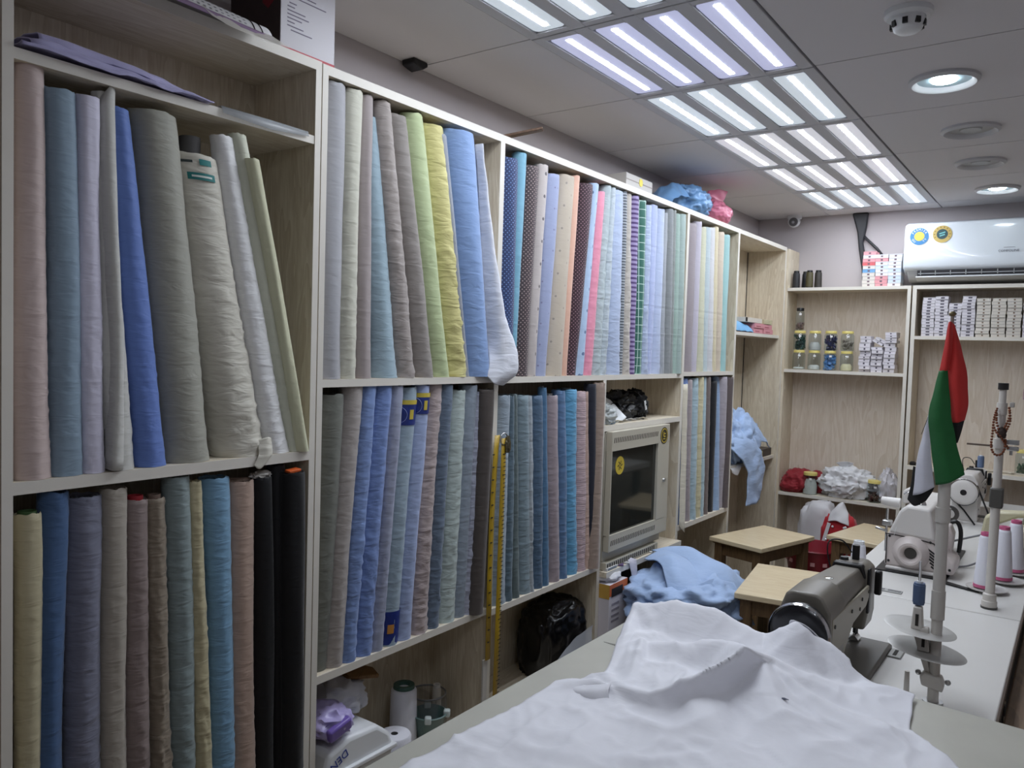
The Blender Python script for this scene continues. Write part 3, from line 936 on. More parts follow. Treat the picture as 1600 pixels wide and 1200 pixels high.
BO[('1l', 11)][0]['label'] = 'black fabric bolt standing between two other black bolts'
ob, rt, rb, L, dy = BO[('1l', 12)]
ob['label'] = 'black fabric bolt with an orange tag against the side panel'
MB().box((0.004, dy, L + 0.004), (0.02, 0.032, 0.006), (0.1, 0.1, 0)).build('orange_tag', mat('orange_tag', (214, 96, 40), 0.5), ob, bevel=0.001)

# ------------------------------------------------------------------ things in and on the wall shelving
M_paper = mat('paper_print', (198, 196, 196), 0.7, mottle=0.12, mscale=90)
# printed paper roll draped over the front edge of the first unit
t = thing('paper_roll', (XF, 0.80, ZT1), 'printed paper roll in a rubber band draped over the unit top edge', 'paper roll')
def roll_pt(u, y, off=0.0):
    """u 0..1 from the back over the top edge to the lower front"""
    s = (y + 0.2) / 0.47
    a = pi * (0.02 + 0.80 * u)
    k_ = 1 - 0.22 * s
    return (0.012 - (0.052 + off) * cos(a) * k_, y, -0.016 + (0.058 + off) * sin(a) * k_ - 0.018 * u)
ys_ = [-0.2 + 0.47 * k / 12 for k in range(13)]
MB().grid([[roll_pt(i / 14, y) for i in range(15)] for y in ys_]).build('paper', M_paper, t, smooth=180, solid=0.001)
MB().grid([[roll_pt(1.0, y, 0.0006), roll_pt(1.04, y, 0.0006), roll_pt(1.08, y, 0.0006)] for y in ys_]).build('violet_border', mat('violet_border', (128, 104, 132), 0.7), t, smooth=180, solid=0.001)
pr = MB()
rnd = random.Random(4)
for k in range(30):
    for u in (0.32, 0.41, 0.50, 0.59, 0.68, 0.77, 0.86, 0.94):
        y = -0.19 + k * 0.0135
        q0, q1 = Vector(roll_pt(u, y, 0.001)), Vector(roll_pt(u + 0.018 + 0.02 * rnd.random(), y, 0.001))
        pr.add([q0, q1, q1 + Vector((0, 0.006, 0)), q0 + Vector((0, 0.006, 0))], [(0, 1, 2, 3)])
pr.build('printed_rows', mat('print_ink', (120, 118, 120), 0.8), t)['kind'] = 'stuff'
for y in (0.225, 0.245):
    MB().tube([roll_pt(i / 16, y, 0.0015) for i in range(17)], 0.0012, 5).build('rubber_band', M_dark, t)
sheet([[roll_pt(0.95, 0.10), roll_pt(1.0, 0.18), roll_pt(0.98, 0.27)], [roll_pt(1.1, 0.12, 0.004), roll_pt(1.16, 0.2, 0.006), roll_pt(1.1, 0.31, 0.004)]], 6, 0.002, 40).build('torn_film', plastic_film('torn_film', (220, 215, 205), 0.6), t, smooth=180)
# red and white carton
t = thing('carton', (-1.58, 1.215, ZT1), 'white printed carton with red edge and dark red side on the unit top', 'box')
cb = MB().bb(-0.09, 0.094, -0.078, 0.078, 0.001, 0.165).build('carton_body', mat('carton_white', (205, 202, 206), 0.6), t, bevel=0.001)
MB().bb(0.094, 0.0948, -0.078, 0.078, 0.001, 0.010).build('red_edge', mat('carton_red', (170, 40, 52), 0.5), t)
MB().bb(-0.09, 0.0935, -0.0788, -0.078, 0.001, 0.165).build('dark_side', mat('carton_dark', (62, 48, 48), 0.6, mottle=0.3, mscale=30), t)
MB().prism([(0.03, 0.165), (0.09, 0.165), (0.09, 0.125), (0.05, 0.098), (0.03, 0.115)], -0.0795, -0.0788).build('red_print', mat('carton_maroon', (120, 20, 36), 0.5), t)
MI = mat('carton_ink', (120, 112, 130), 0.7)
pl = MB()
for k, (a, b) in enumerate(((-0.05, 0.02), (-0.06, 0.05), (-0.055, -0.035), (-0.06, -0.04), (-0.06, -0.01), (-0.06, 0.0), (-0.06, -0.02), (-0.06, -0.04), (-0.06, -0.015), (-0.05, 0.01))):
    z = 0.132 - k * 0.0085 - (0.006 if k > 1 else 0)
    pl.bb(0.0941, 0.0947, a, b, z, z + 0.0022)
pl.build('printed_lines', MI, t)
mx = Matrix.Translation((0.0942, -0.02, 0.147)) @ Euler((pi / 2, 0, pi / 2)).to_matrix().to_4x4()
text('printed_title', 'HIERS', 0.018, mat('carton_title', (92, 70, 86), 0.7), t, mx)
# folded lilac cloth in the top cubby
t = thing('folded_cloth', (-1.56, 0.77, 1.957), 'folded lilac cloth lying flat in the top cubby', 'cloth')
for j, (dz, dx, sh) in enumerate(((0.0, 0.088, 0.0), (0.013, 0.08, 0.012), (0.027, 0.074, 0.03))):
    sheet([[(-0.08, -0.17 + sh, 0.006 + dz), (0.0, -0.17 + sh, 0.010 + dz), (dx, -0.17 + sh, 0.012 + dz), (dx + 0.012, -0.17 + sh, 0.004 + dz * 0.6)],
           [(-0.08, -0.06, 0.006 + dz), (0.0, -0.06, 0.012 + dz), (dx, -0.06, 0.012 + dz), (dx + 0.014, -0.06, 0.003 + dz * 0.6)],
           [(-0.08, 0.06, 0.004 + dz), (0.0, 0.06, 0.009 + dz * 0.8), (dx, 0.06, 0.009 + dz * 0.7), (dx + 0.012, 0.06, 0.002 + dz * 0.4)],
           [(-0.08, 0.19 - sh, 0.003 + dz * 0.5), (0.0, 0.19 - sh, 0.005 + dz * 0.5), (dx, 0.19 - sh, 0.005 + dz * 0.4), (dx + 0.008, 0.18 - sh, 0.002)]], 7, 0.006, 26, j + 1.0
          ).build('fold', fabric('lilac_cloth', (172, 168, 205), crease=0.25), t, smooth=180, solid=0.002)
o = MB().grid([[(-1.60, 0.98, 1.959), (-1.469, 0.98, 1.961), (-1.462, 0.98, 1.946)], [(-1.60, 1.1, 1.960), (-1.469, 1.1, 1.962), (-1.463, 1.1, 1.940)], [(-1.60, 1.205, 1.959), (-1.469, 1.205, 1.961), (-1.465, 1.205, 1.950)]]
    ).build('plastic_sleeve', plastic_film('sleeve_film', (190, 195, 200), 0.45), None, smooth=180, solid=0.001)
tag(o, 'clear plastic sleeve lying over the front edge of the cubby shelf', 'plastic sleeve')
# things on top of the long unit
t = thing('carton', (-1.57, 2.915, ZT), 'white carton with yellow round sticker on the long unit top', 'box')
MB().bb(-0.06, 0.072, -0.115, 0.115, 0.001, 0.058).build('carton_body', mat('carton_grey', (190, 186, 182), 0.6), t, bevel=0.001)
MB().bb(0.072, 0.0728, -0.115, 0.115, 0.032, 0.036).build('printed_band', mat('carton_band', (150, 140, 136), 0.6), t)
MB().lathe([(0, 0), (0.016, 0), (0.016, 0.0008), (0, 0.0008)], (0.0725, 0.01, 0.038), 24, (1, 0, 0)).build('round_sticker', mat('sticker_yellow', (220, 200, 60), 0.5), t)
M_bagb = mat('bag_blue', (118, 160, 205), 0.28, bump=0.5, bscale=25, alpha=0.9)
t = thing('plastic_bag', (-1.56, 3.46, ZT), 'tied light blue plastic bag on the long unit top', 'plastic bag')
crumple((0.0, 0.06, 0.001), (0.20, 0.30, 0.135), 3, 0.2, 2.2, sub=5).build('bag_body', M_bagb, t, smooth=180)
sheet([[(-0.06, -0.26, 0.004), (0.02, -0.26, 0.004), (0.07, -0.25, 0.004)], [(-0.05, -0.18, 0.07), (0.02, -0.18, 0.10), (0.07, -0.18, 0.05)], [(-0.03, -0.06, 0.10), (0.02, -0.06, 0.115), (0.07, -0.06, 0.06)]], 7, 0.014, 22, 3).build('bag_handle', M_bagb, t, smooth=180)
M_bagp = mat('bag_pink', (205, 118, 142), 0.35, bump=0.5, bscale=25)
t = thing('plastic_bag', (-1.55, 3.815, ZT), 'tied pink plastic bag on the long unit top', 'plastic bag')
crumple((0, 0, 0.001), (0.18, 0.23, 0.125), 8, 0.14, 1.9, sub=5, pinch=0.35).build('bag_body', M_bagp, t, smooth=180)
sheet([[(-0.02, -0.05, 0.10), (0.0, 0.0, 0.105), (0.02, 0.04, 0.10)], [(-0.02, -0.03, 0.135), (0.01, 0.02, 0.14), (0.03, 0.07, 0.135)], [(-0.01, -0.04, 0.165), (0.02, 0.02, 0.175), (0.04, 0.09, 0.178)]], 6, 0.006, 30, 2).build('knot_ears', M_bagp, t, smooth=180, solid=0.002)
o = MB().box((-1.50, 2.035, ZT + 0.022), (0.20, 0.03, 0.008), (0, -0.2, 0.5)).build('wood_stick', wood('stick_wood', (120, 92, 72), (92, 70, 54), 'X'), None, bevel=0.002)
tag(o, 'short brown wood stick poking over the long unit top', 'stick')
o = MB().prism([(-0.03, 0.0), (0.03, 0.0), (0.034, -0.012), (0.012, -0.026), (-0.028, -0.016)], -0.02, 0.03, 'X').build('cable_clip', M_black, None, bevel=0.003, loc=(-1.69, 1.78, HC))
tag(o, 'small black clip at the ceiling edge over the cool grey bolt', 'clip')

# ------------------------------------------------------------------ glass-door cabinet bay
M_cab = mat('cabinet_metal', (188, 182, 166), 0.45)
t = thing('network_cabinet', (-1.56, 2.915, 0.634), 'beige metal wall cabinet with dark glass door and yellow sticker', 'cabinet')
CX = 0.118    # door front, local x
MB().bb(-0.12, 0.09, -0.255, 0.255, 0.03, 0.534).build('body', M_cab, t, bevel=0.003)
door = MB()
door.bb(0.092, CX, -0.255, 0.262, 0.072, 0.135); door.bb(0.092, CX, -0.255, 0.262, 0.465, 0.538)
door.bb(0.092, CX, -0.255, -0.249, 0.135, 0.465); door.bb(0.092, CX, 0.155, 0.262, 0.135, 0.465)
do = door.build('door', M_cab, t, bevel=0.002)
MB().bb(0.100, 0.106, -0.250, 0.156, 0.134, 0.466).build('glass_pane', mat('smoked_glass', (34, 38, 36), 0.06, spec=0.6), do)
def slots(z, n, y0, dy_, name):
    sl = MB()
    for i in range(n):
        y = y0 + i * dy_
        sl.prism([(y, z), (y + 0.005, z), (y + 0.009, z + 0.02), (y + 0.004, z + 0.02)], CX, CX + 0.0006, 'X')
    sl.build(name, M_dark, do)
slots(0.494, 27, -0.24, 0.0145, 'vent_slots')
slots(0.095, 27, -0.24, 0.0145, 'vent_slots')
low = MB().bb(-0.1, 0.11, -0.255, 0.2, 0.0, 0.03).build('lower_sill', M_cab, t, bevel=0.002)
sl = MB()
for i in range(24):
    sl.bb(0.1101, 0.1107, -0.245 + i * 0.0175, -0.236 + i * 0.0175, 0.006, 0.024)
sl.build('vent_slots', M_dark, low)
MB().lathe([(0, 0), (0.009, 0), (0.007, 0.008), (0, 0.008)], (CX, 0.215, 0.30), 16, (1, 0, 0)).build('lock', M_metal, do, smooth=40)
M_sy = mat('sticker_gold', (205, 180, 60), 0.5)
s1 = MB().lathe([(0, 0), (0.036, 0), (0.036, 0.0008), (0, 0.0008)], (0.1062, -0.165, 0.40), 28, (1, 0, 0)).build('round_sticker', M_sy, do)
k_ = MB()
for a in range(6):
    k_.box((0.1072, -0.165 + 0.012 * cos(a * pi / 3), 0.40 + 0.012 * sin(a * pi / 3)), (0.0005, 0.016, 0.004), (a * pi / 3 + 0.4, 0, 0))
k_.build('sticker_mark', M_black, do)
s2 = MB().lathe([(0, 0), (0.036, 0), (0.036, 0.0008), (0, 0.0008)], (CX + 0.0002, 0.205, 0.492), 28, (1, 0, 0)).build('round_sticker', mat('sticker_black', (38, 36, 26), 0.5), do)
MB().lathe([(0.027, 0), (0.031, 0), (0.031, 0.0006), (0.027, 0.0006)], (CX + 0.001, 0.205, 0.492), 28, (1, 0, 0)).build('sticker_ring', M_sy, do)
k_ = MB()
for y, z, w_, h_ in ((-0.006, 0.006, 0.005, 0.02), (0.006, 0.008, 0.012, 0.005), (0.004, -0.004, 0.016, 0.005), (0.0, -0.014, 0.02, 0.004)):
    k_.bb(CX + 0.001, CX + 0.0015, 0.205 + y - w_ / 2, 0.205 + y + w_ / 2, 0.492 + z - h_ / 2, 0.492 + z + h_ / 2)
k_.build('sticker_mark', M_sy, do)
# loose things on the shelf above the cabinet
ZK = 1.194
o = crumple((-1.58, 2.95, ZK), (0.13, 0.22, 0.115), 12, 0.35, 2.6, sub=4).build('crumpled_bag', mat('black_bag', (16, 16, 18), 0.35), None, smooth=50)
tag(o, 'crumpled black bag on the small shelf above the cabinet', 'bag')
o = crumple((-1.56, 3.06, ZK), (0.11, 0.10, 0.12), 31, 0.3, 2.6, sub=4).build('black_cloth', fabric('black_cloth', (16, 16, 18), crease=0.3), None, smooth=50)
tag(o, 'black cloth bundle with white strip above the cabinet', 'cloth')
MB().box((0, 0, 0), (0.003, 0.012, 0.04), (0.4, 0, 0)).build('white_strip', M_white, o, loc=(-1.498, 3.045, 1.255))
o = crumple((-1.525, 2.715, ZK), (0.10, 0.12, 0.075), 44, 0.4, 3.0, sub=4).build('foil_bag', mat('clear_bag', (200, 205, 205), 0.2, alpha=0.75), None, smooth=30)
tag(o, 'small crinkled clear bag on the shelf above the cabinet', 'plastic bag')
o = sheet([[(-1.60, 2.77, ZK + 0.005), (-1.56, 2.78, ZK + 0.06), (-1.57, 2.82, ZK + 0.10)], [(-1.55, 2.79, ZK + 0.003), (-1.53, 2.83, ZK + 0.05), (-1.55, 2.86, ZK + 0.075)], [(-1.50, 2.80, ZK + 0.003), (-1.49, 2.86, ZK + 0.02), (-1.53, 2.90, ZK + 0.03)]], 6, 0.004, 25, 5).build('paper_scrap', mat('scrap_white', (215, 218, 220), 0.7), None, smooth=40, solid=0.001)
tag(o, 'crumpled white paper leaning on the black bag above the cabinet', 'paper')
o = MB().box((-1.495, 2.725, ZK + 0.009), (0.03, 0.06, 0.016), (0, 0, 0.1)).build('blue_box', mat('blue_box', (52, 110, 150), 0.4), None, bevel=0.002)
tag(o, 'tiny blue box at the front of the shelf above the cabinet', 'box')
rnd = random.Random(8)
scr = [('strip of cream paper', (205, 200, 180)), ('curled white paper strip', (222, 222, 222)), ('white paper scrap', (226, 226, 226)), ('grey paper scrap', (170, 170, 168)), ('ivory cut-off', (210, 204, 190))]
for k, (nm, c_) in enumerate(scr):
    y = 2.80 + k * 0.055
    o = sheet([[(-1.535 + 0.01 * k, y - 0.04, ZK + 0.003), (-1.52, y, ZK + 0.006), (-1.50, y + 0.04, ZK + 0.004)], [(-1.51, y - 0.035, ZK + 0.003), (-1.50, y + 0.005, ZK + 0.012), (-1.485, y + 0.04, ZK + 0.004)]], 5, 0.002, 40, k + 1).build('paper_scrap', mat('scrap%d' % k, c_, 0.7), None, smooth=50, solid=0.0008)
    tag(o, nm + ' lying on the small shelf above the cabinet', 'paper', 'scraps on the shelf above the cabinet')
t = thing('strip_label', (-1.692, 2.73, 1.345), 'dark strip label with small marks on the back panel above the cabinet', 'label')
MB().bb(-0.004, -0.003, -0.012, 0.0, -0.055, 0.02).build('dark_strip', mat('strip_dark', (58, 48, 44), 0.7), t)
for z in (0.004, -0.012, -0.026):
    MB().bb(-0.004, -0.003, 0.012, 0.036, z - 0.002, z + 0.002).build('mark', mat('mark_grey', (120, 112, 104), 0.8), t)
# on the sill board below the cabinet
ZL = 0.632
o = MB().bb(-1.462, -1.395 - 0.05, 2.66, 2.745, ZL, ZL + 0.012).build('booklet', mat('booklet_cover', (200, 198, 198), 0.5), None, bevel=0.001)
tag(o, 'small pale booklet on the sill under the cabinet', 'booklet')
MB().bb(-1.4455, -1.4445, 2.67, 2.735, ZL + 0.002, ZL + 0.0105).build('printed_pages', mat('booklet_grey', (130, 140, 150), 0.6), o)
t = thing('tape_roll', (-1.475, 2.68, ZL + 0.014), 'small white tape roll with green core beside the booklet', 'tape roll')
MB().lathe([(0.007, -0.006), (0.016, -0.006), (0.016, 0.006), (0.007, 0.006), (0.007, -0.006)], (0, 0, 0.004), 20, (1, -0.4, 0)).build('tape', M_white, t, smooth=40)
MB().lathe([(0.005, -0.0055), (0.007, -0.0055), (0.007, 0.0055), (0.005, 0.0055), (0.005, -0.0055)], (0, 0, 0.004), 16, (1, -0.4, 0)).build('core', mat('green_core', (80, 130, 70), 0.5), t)
for k, (y, c_, nm) in enumerate(((2.78, (92, 72, 110), 'dark violet paper strip'), (2.83, (205, 205, 205), 'white paper strip'), (3.05, (225, 225, 222), 'white folded card with black stripe'))):
    o = MB().box((-1.465, y, ZL + 0.004), (0.05, 0.05 if k < 2 else 0.03, 0.004), (0, 0, 0.5 if k < 2 else 0.1)).build('paper_strip', mat('strip%d' % k, c_, 0.6), None)
    tag(o, nm + ' on the sill under the cabinet', 'paper')
    if k == 2:
        MB().box((-1.465, y, ZL + 0.0065), (0.05, 0.006, 0.001), (0, 0, 0.1)).build('black_stripe', M_black, o)
o = sheet([[(-1.47, 2.84, ZL + 0.004), (-1.455, 2.86, ZL + 0.014), (-1.44, 2.88, ZL + 0.006)], [(-1.438, 2.83, ZL + 0.004), (-1.43, 2.855, ZL - 0.01), (-1.425, 2.87, ZL + 0.002)],
           [(-1.432, 2.845, ZL - 0.09), (-1.424, 2.855, ZL - 0.09), (-1.418, 2.865, ZL - 0.09)], [(-1.435, 2.838, ZL - 0.26), (-1.43, 2.842, ZL - 0.26), (-1.426, 2.846, ZL - 0.26)]], 7, 0.003, 30, 4).build('cloth_tape', fabric('tape_lilac', (196, 194, 206), crease=0.2), None, smooth=180, solid=0.001)
tag(o, 'pale lilac cloth tape hanging over the sill under the cabinet', 'cloth tape')
# open carton with orange print under the sill
t = thing('open_carton', (-1.48, 2.70, 0.0), 'open white carton with orange top print below the cabinet sill', 'box')
MB().bb(-0.06, 0.055, -0.05, 0.095, 0.28, 0.585).build('carton_body', mat('carton_lilac', (205, 200, 206), 0.6), t, bevel=0.001)
MB().bb(-0.058, 0.053, -0.048, 0.093, 0.0, 0.28).build('lower_carton', mat('carton_brown', (120, 92, 70), 0.8), t, bevel=0.002)
MB().bb(0.0551, 0.0559, -0.05, 0.095, 0.54, 0.585).build('orange_print', mat('carton_orange', (196, 100, 52), 0.6), t)
MB().bb(0.0556, 0.0564, -0.035, 0.055, 0.535, 0.568).build('black_print', mat('carton_black', (36, 32, 32), 0.6), t)
MB().bb(-0.06, 0.055, -0.0508, -0.05, 0.53, 0.585).build('yellow_print', mat('carton_yellow', (190, 150, 70), 0.6), t)
for z in (0.50, 0.478, 0.455, 0.435):
    MB().bb(0.0551, 0.0557, -0.03, 0.03, z, z + 0.009).build('printed_line', mat('carton_line', (140, 134, 144), 0.7), t)
crumple((0.0, 0.02, 0.582), (0.1, 0.13, 0.045), 6, 0.25, 2.4, sub=3).build('white_liner', mat('liner_white', (222, 222, 226), 0.5), t, smooth=60)
# dark shadowed sacks under the cabinet
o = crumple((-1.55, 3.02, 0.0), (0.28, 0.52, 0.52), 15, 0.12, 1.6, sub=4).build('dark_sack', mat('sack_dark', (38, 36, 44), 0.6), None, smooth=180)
tag(o, 'dark cloth sack on the floor under the cabinet sill', 'sack')

# ------------------------------------------------------------------ heap of blue garments
M_blue = fabric('shirt_blue', (164, 187, 222), crease=0.3, gain=1.0)
M_sage = fabric('sage_cloth', (160, 186, 176), crease=0.3)
M_taupe = fabric('taupe_cloth', (112, 102, 98), crease=0.4)
def Pt(l):
    return [[(x, y, z) for x, y, z in r] for r in l]
o = crumple((-1.235, 2.95, 0.0), (0.34, 0.46, 0.43), 21, 0.16, 1.8, sub=5).build('cloth_heap', M_taupe, None, smooth=180)
tag(o, 'taupe cloth bundle at the bottom of the garment heap', 'cloth')
o = crumple((-1.145, 3.17, 0.0), (0.18, 0.24, 0.50), 24, 0.25, 1.8, sub=5).build('cloth_heap', M_sage, None, smooth=180)
tag(o, 'sage green cloth under the blue garments near the stool', 'cloth')
t = thing('garment', (-1.24, 2.97, 0.42), 'crumpled light blue garment on top of the heap by the cabinet', 'garment')
crumple((0.0, 0.0, 0.0), (0.40, 0.56, 0.20), 33, 0.30, 1.5, sub=5).build('body', M_blue, t, smooth=180)
sheet(Pt([[(-0.20, 0.0, 0.20), (-0.17, 0.05, 0.225), (-0.13, 0.09, 0.22)], [(-0.10, -0.09, 0.225), (-0.07, -0.04, 0.25), (-0.04, 0.02, 0.235)],
          [(-0.02, -0.18, 0.18), (0.02, -0.13, 0.215), (0.07, -0.08, 0.205)], [(0.05, -0.26, 0.09), (0.10, -0.21, 0.125), (0.15, -0.16, 0.12)]]), 10, 0.014, 10, 3).build('sleeve', M_blue, t, smooth=180, solid=0.004)
sheet(Pt([[(-0.20, 0.08, 0.22), (-0.15, 0.15, 0.225), (-0.10, 0.22, 0.19)], [(-0.07, 0.03, 0.235), (-0.03, 0.12, 0.245), (0.02, 0.24, 0.18)],
          [(0.03, -0.04, 0.215), (0.08, 0.08, 0.225), (0.12, 0.22, 0.15)], [(0.09, -0.12, 0.17), (0.15, 0.04, 0.175), (0.19, 0.18, 0.10)], [(0.14, -0.19, 0.09), (0.20, 0.0, 0.08), (0.22, 0.14, 0.02)]]), 10, 0.020, 8, 6).build('front_panel', M_blue, t, smooth=180, solid=0.004)
sheet(Pt([[(0.0, -0.25, 0.13), (0.06, -0.18, 0.17), (0.11, -0.09, 0.19), (0.17, 0.04, 0.17)], [(0.07, -0.28, 0.06), (0.13, -0.2, 0.10), (0.18, -0.09, 0.12), (0.22, 0.05, 0.10)], [(0.10, -0.27, -0.02), (0.16, -0.2, 0.02), (0.21, -0.09, 0.04), (0.25, 0.06, 0.01)]]), 10, 0.024, 8, 9).build('hem', M_blue, t, smooth=180, solid=0.004)
sheet(Pt([[(-0.14, -0.24, 0.10), (-0.08, -0.2, 0.16), (-0.03, -0.14, 0.18)], [(-0.06, -0.31, 0.05), (-0.01, -0.27, 0.10), (0.04, -0.2, 0.12)], [(-0.01, -0.31, -0.03), (0.04, -0.28, 0.0), (0.09, -0.22, 0.02)]]), 10, 0.022, 9, 12).build('cuff', M_blue, t, smooth=180, solid=0.004)

# ------------------------------------------------------------------ end compartment
o = sheet([[(-1.64, 4.06, 1.61), (-1.58, 4.08, 1.66), (-1.52, 4.05, 1.65), (-1.495, 4.05, 1.61)], [(-1.64, 4.2, 1.61), (-1.58, 4.2, 1.665), (-1.52, 4.2, 1.655), (-1.492, 4.2, 1.61)], [(-1.64, 4.36, 1.608), (-1.58, 4.35, 1.64), (-1.52, 4.36, 1.63), (-1.492, 4.34, 1.608)]], 6, 0.006, 20, 2).build('blue_packet', mat('packet_blue', (120, 175, 218), 0.4), None, smooth=180, solid=0.002)
tag(o, 'flat light blue packet on the upper shelf of the end compartment', 'packet')
for k, (y, z, dx) in enumerate(((4.43, 1.606, 0), (4.60, 1.606, 0.004), (4.44, 1.634, 0.004), (4.60, 1.634, -0.003))):
    o = MB().bb(-1.62 + dx, -1.50 + dx, y - 0.078, y + 0.078, z, z + 0.026).build('pink_carton', mat('pink_carton', (205, 142, 150), 0.6, mottle=0.12, mscale=40), None, bevel=0.001)
    MB().bb(-1.4999 + dx, -1.4992 + dx, y - 0.05, y + 0.02, z + 0.008, z + 0.012).build('printed_line', mat('pink_print', (150, 70, 84), 0.6), o)
    tag(o, ['small pink carton under another, touching the light blue packet', 'small pink carton under another, away from the light blue packet', 'small pink carton on top of another, under the off-white carton', 'small pink carton on top of another, under the mottled tan carton'][k], 'box', 'pink cartons in the end compartment')
for k, (y, c_, nm) in enumerate(((4.36, (205, 198, 186), 'off-white narrow carton with a black corner on the pink cartons'), (4.60, (190, 182, 150), 'mottled tan narrow carton on the pink cartons'))):
    o = MB().bb(-1.61, -1.50, y - (0.14 if k == 0 else 0.07), y + (0.13 if k == 0 else 0.07), 1.662, 1.688).build('narrow_carton', mat('narrow_carton%d' % k, c_, 0.6, mottle=0.25 * k + 0.05, mscale=60), None, bevel=0.001)
    tag(o, nm, 'box')
    if k == 0:
        MB().bb(-1.4999, -1.4992, y - 0.14, y - 0.11, 1.664, 1.687).build('black_corner', M_black, o)
ZQ = 0.886
o = MB().bb(-1.62, -1.50, 4.42, 4.76, ZQ, ZQ + 0.045).build('book', mat('book_cover', (64, 54, 48), 0.6), None, bevel=0.002)
tag(o, 'dark covered book under the blue cloth in the end compartment', 'book')
MB().bb(-1.4999, -1.4985, 4.43, 4.60, ZQ + 0.006, ZQ + 0.038).build('page_block', mat('book_pages', (178, 172, 120), 0.8), o)
t = thing('garment', (-1.56, 4.3, ZQ), 'light blue garment spilling down from the end compartment shelf', 'garment')
crumple((0.0, 0.0, 0.004), (0.2, 0.46, 0.27), 41, 0.30, 2.0, sub=5, pinch=0.3).build('bundle', M_blue, t, smooth=180)
sheet(Pt([[(-0.02, -0.2, 0.17), (0.02, -0.1, 0.2), (0.05, 0.0, 0.19)], [(0.08, -0.24, 0.09), (0.105, -0.12, 0.13), (0.11, 0.02, 0.12)], [(0.115, -0.12, -0.01), (0.13, -0.02, 0.02), (0.13, 0.10, 0.02)],
          [(0.118, -0.1, -0.10), (0.135, 0.0, -0.09), (0.125, 0.13, -0.09)], [(0.115, -0.11, -0.225), (0.13, 0.01, -0.22), (0.122, 0.09, -0.205)]]), 8, 0.010, 18, 8).build('hanging_sleeve', M_blue, t, smooth=180, solid=0.005)
sheet(Pt([[(-0.03, -0.02, 0.24), (0.0, 0.06, 0.27), (0.03, 0.13, 0.25)], [(0.05, 0.0, 0.17), (0.08, 0.1, 0.2), (0.08, 0.2, 0.15)], [(0.09, 0.05, 0.09), (0.11, 0.16, 0.11), (0.1, 0.3, 0.06)]]), 8, 0.010, 18, 5).build('front_fold', M_blue, t, smooth=180, solid=0.005)
o = sheet([[(-1.53, 4.02, ZQ + 0.003), (-1.51, 4.10, ZQ + 0.004), (-1.50, 4.20, ZQ + 0.002)], [(-1.485, 4.03, ZQ + 0.0), (-1.48, 4.11, ZQ - 0.02), (-1.48, 4.2, ZQ - 0.005)], [(-1.478, 4.06, ZQ - 0.03), (-1.474, 4.12, ZQ - 0.05), (-1.474, 4.16, ZQ - 0.03)]], 6, 0.002, 30, 3).build('paper_sheet', M_paper, None, smooth=60, solid=0.001)
tag(o, 'white paper sheet drooping off the end compartment shelf', 'paper')

# ------------------------------------------------------------------ measuring tape on the shelving post
M_ytape = mat('tape_yellow', (178, 146, 32), 0.45)
t = thing('measuring_tape', (XF + 0.012, 1.955, 1.21), 'yellow measuring tape hanging on the shelving post', 'measuring tape')
MB().grid([[(0.003, -0.013 + dy2, z), (0.006, 0.0 + dy2, z), (0.003, 0.012 + dy2, z)] for z, dy2 in ((0.0, -0.008), (-0.1, -0.016), (-0.25, -0.024), (-0.45, -0.026), (-0.70, -0.024))]).build('back_strand', M_ytape, t, smooth=60, solid=0.0008)
MB().grid([[(0.012, -0.012 + dy2, z), (0.015, 0.0 + dy2, z), (0.012, 0.012 + dy2, z)] for z, dy2 in ((-0.01, 0.014), (-0.1, 0.014), (-0.3, 0.012), (-0.6, 0.010), (-0.86, 0.006))]).build('front_strand', M_ytape, t, smooth=60, solid=0.0008)
tk = MB()
for i in range(60):
    z = -0.06 - i * 0.013
    tk.bb(0.0158, 0.0164, 0.004 + 0.012 - (0.010 if i % 5 == 0 else 0.004), 0.011 + 0.012, z, z + 0.0022)
    if i % 3 == 0 and i < 46:
        tk.bb(0.0066, 0.0072, -0.034, -0.024, z, z + 0.0035)
tk.build('tick_marks', M_black, t)['kind'] = 'stuff'
MB().tube([(0.014, 0.012 + 0.018 * cos(a), -0.012 + 0.018 * sin(a)) for a in [i * 2 * pi / 20 for i in range(20)]], 0.0022, 6, closed=True).build('hook_ring', M_metal, t, smooth=180)
crumple((0.018, 0.026, -0.055), (0.018, 0.024, 0.05), 3, 0.3, 3, sub=3).build('key_fob', mat('fob_metal', (110, 104, 84), 0.3, metal=0.8), t, smooth=30)
MB().box((-0.004, -0.03, -0.83), (0.006, 0.02, 0.26)).build('paper_strip', mat('tape_paper', (190, 186, 180), 0.7), t)

# ------------------------------------------------------------------ under the long unit
ZP = 0.28
t = thing('plastic_case', (-1.53, 1.40, ZP), 'white plastic case with blue lettering under the fabric shelves', 'case')
prof = [(-0.115, 0.0), (0.115, 0.0), (0.12, 0.13), (0.105, 0.165), (0.06, 0.2), (-0.04, 0.205), (-0.105, 0.185), (-0.12, 0.13)]
MB().prism([(y, z) for y, z in prof], -0.09, 0.075, 'X').build('case_body', M_white, t, bevel=0.012, seg=3)
MB().bb(-0.092, 0.085, -0.124, 0.124, 0.120, 0.132).build('rim', M_white, t, bevel=0.003)
MB().lathe([(0, 0), (0.022, 0), (0.022, 0.002), (0, 0.002)], (0.0755, -0.03, 0.085), 24, (1, 0, 0)).build('hand_hole', mat('hole_grey', (70, 72, 74), 0.6), t)
mx = Matrix.Translation((0.0765, -0.085, 0.155)) @ Euler((pi / 2, 0, pi / 2)).to_matrix().to_4x4() @ Matrix.Rotation(pi + 0.45, 4, 'Z')
text('blue_lettering', 'DENR.', 0.03, mat('letter_blue', (40, 60, 140), 0.5), t, mx)
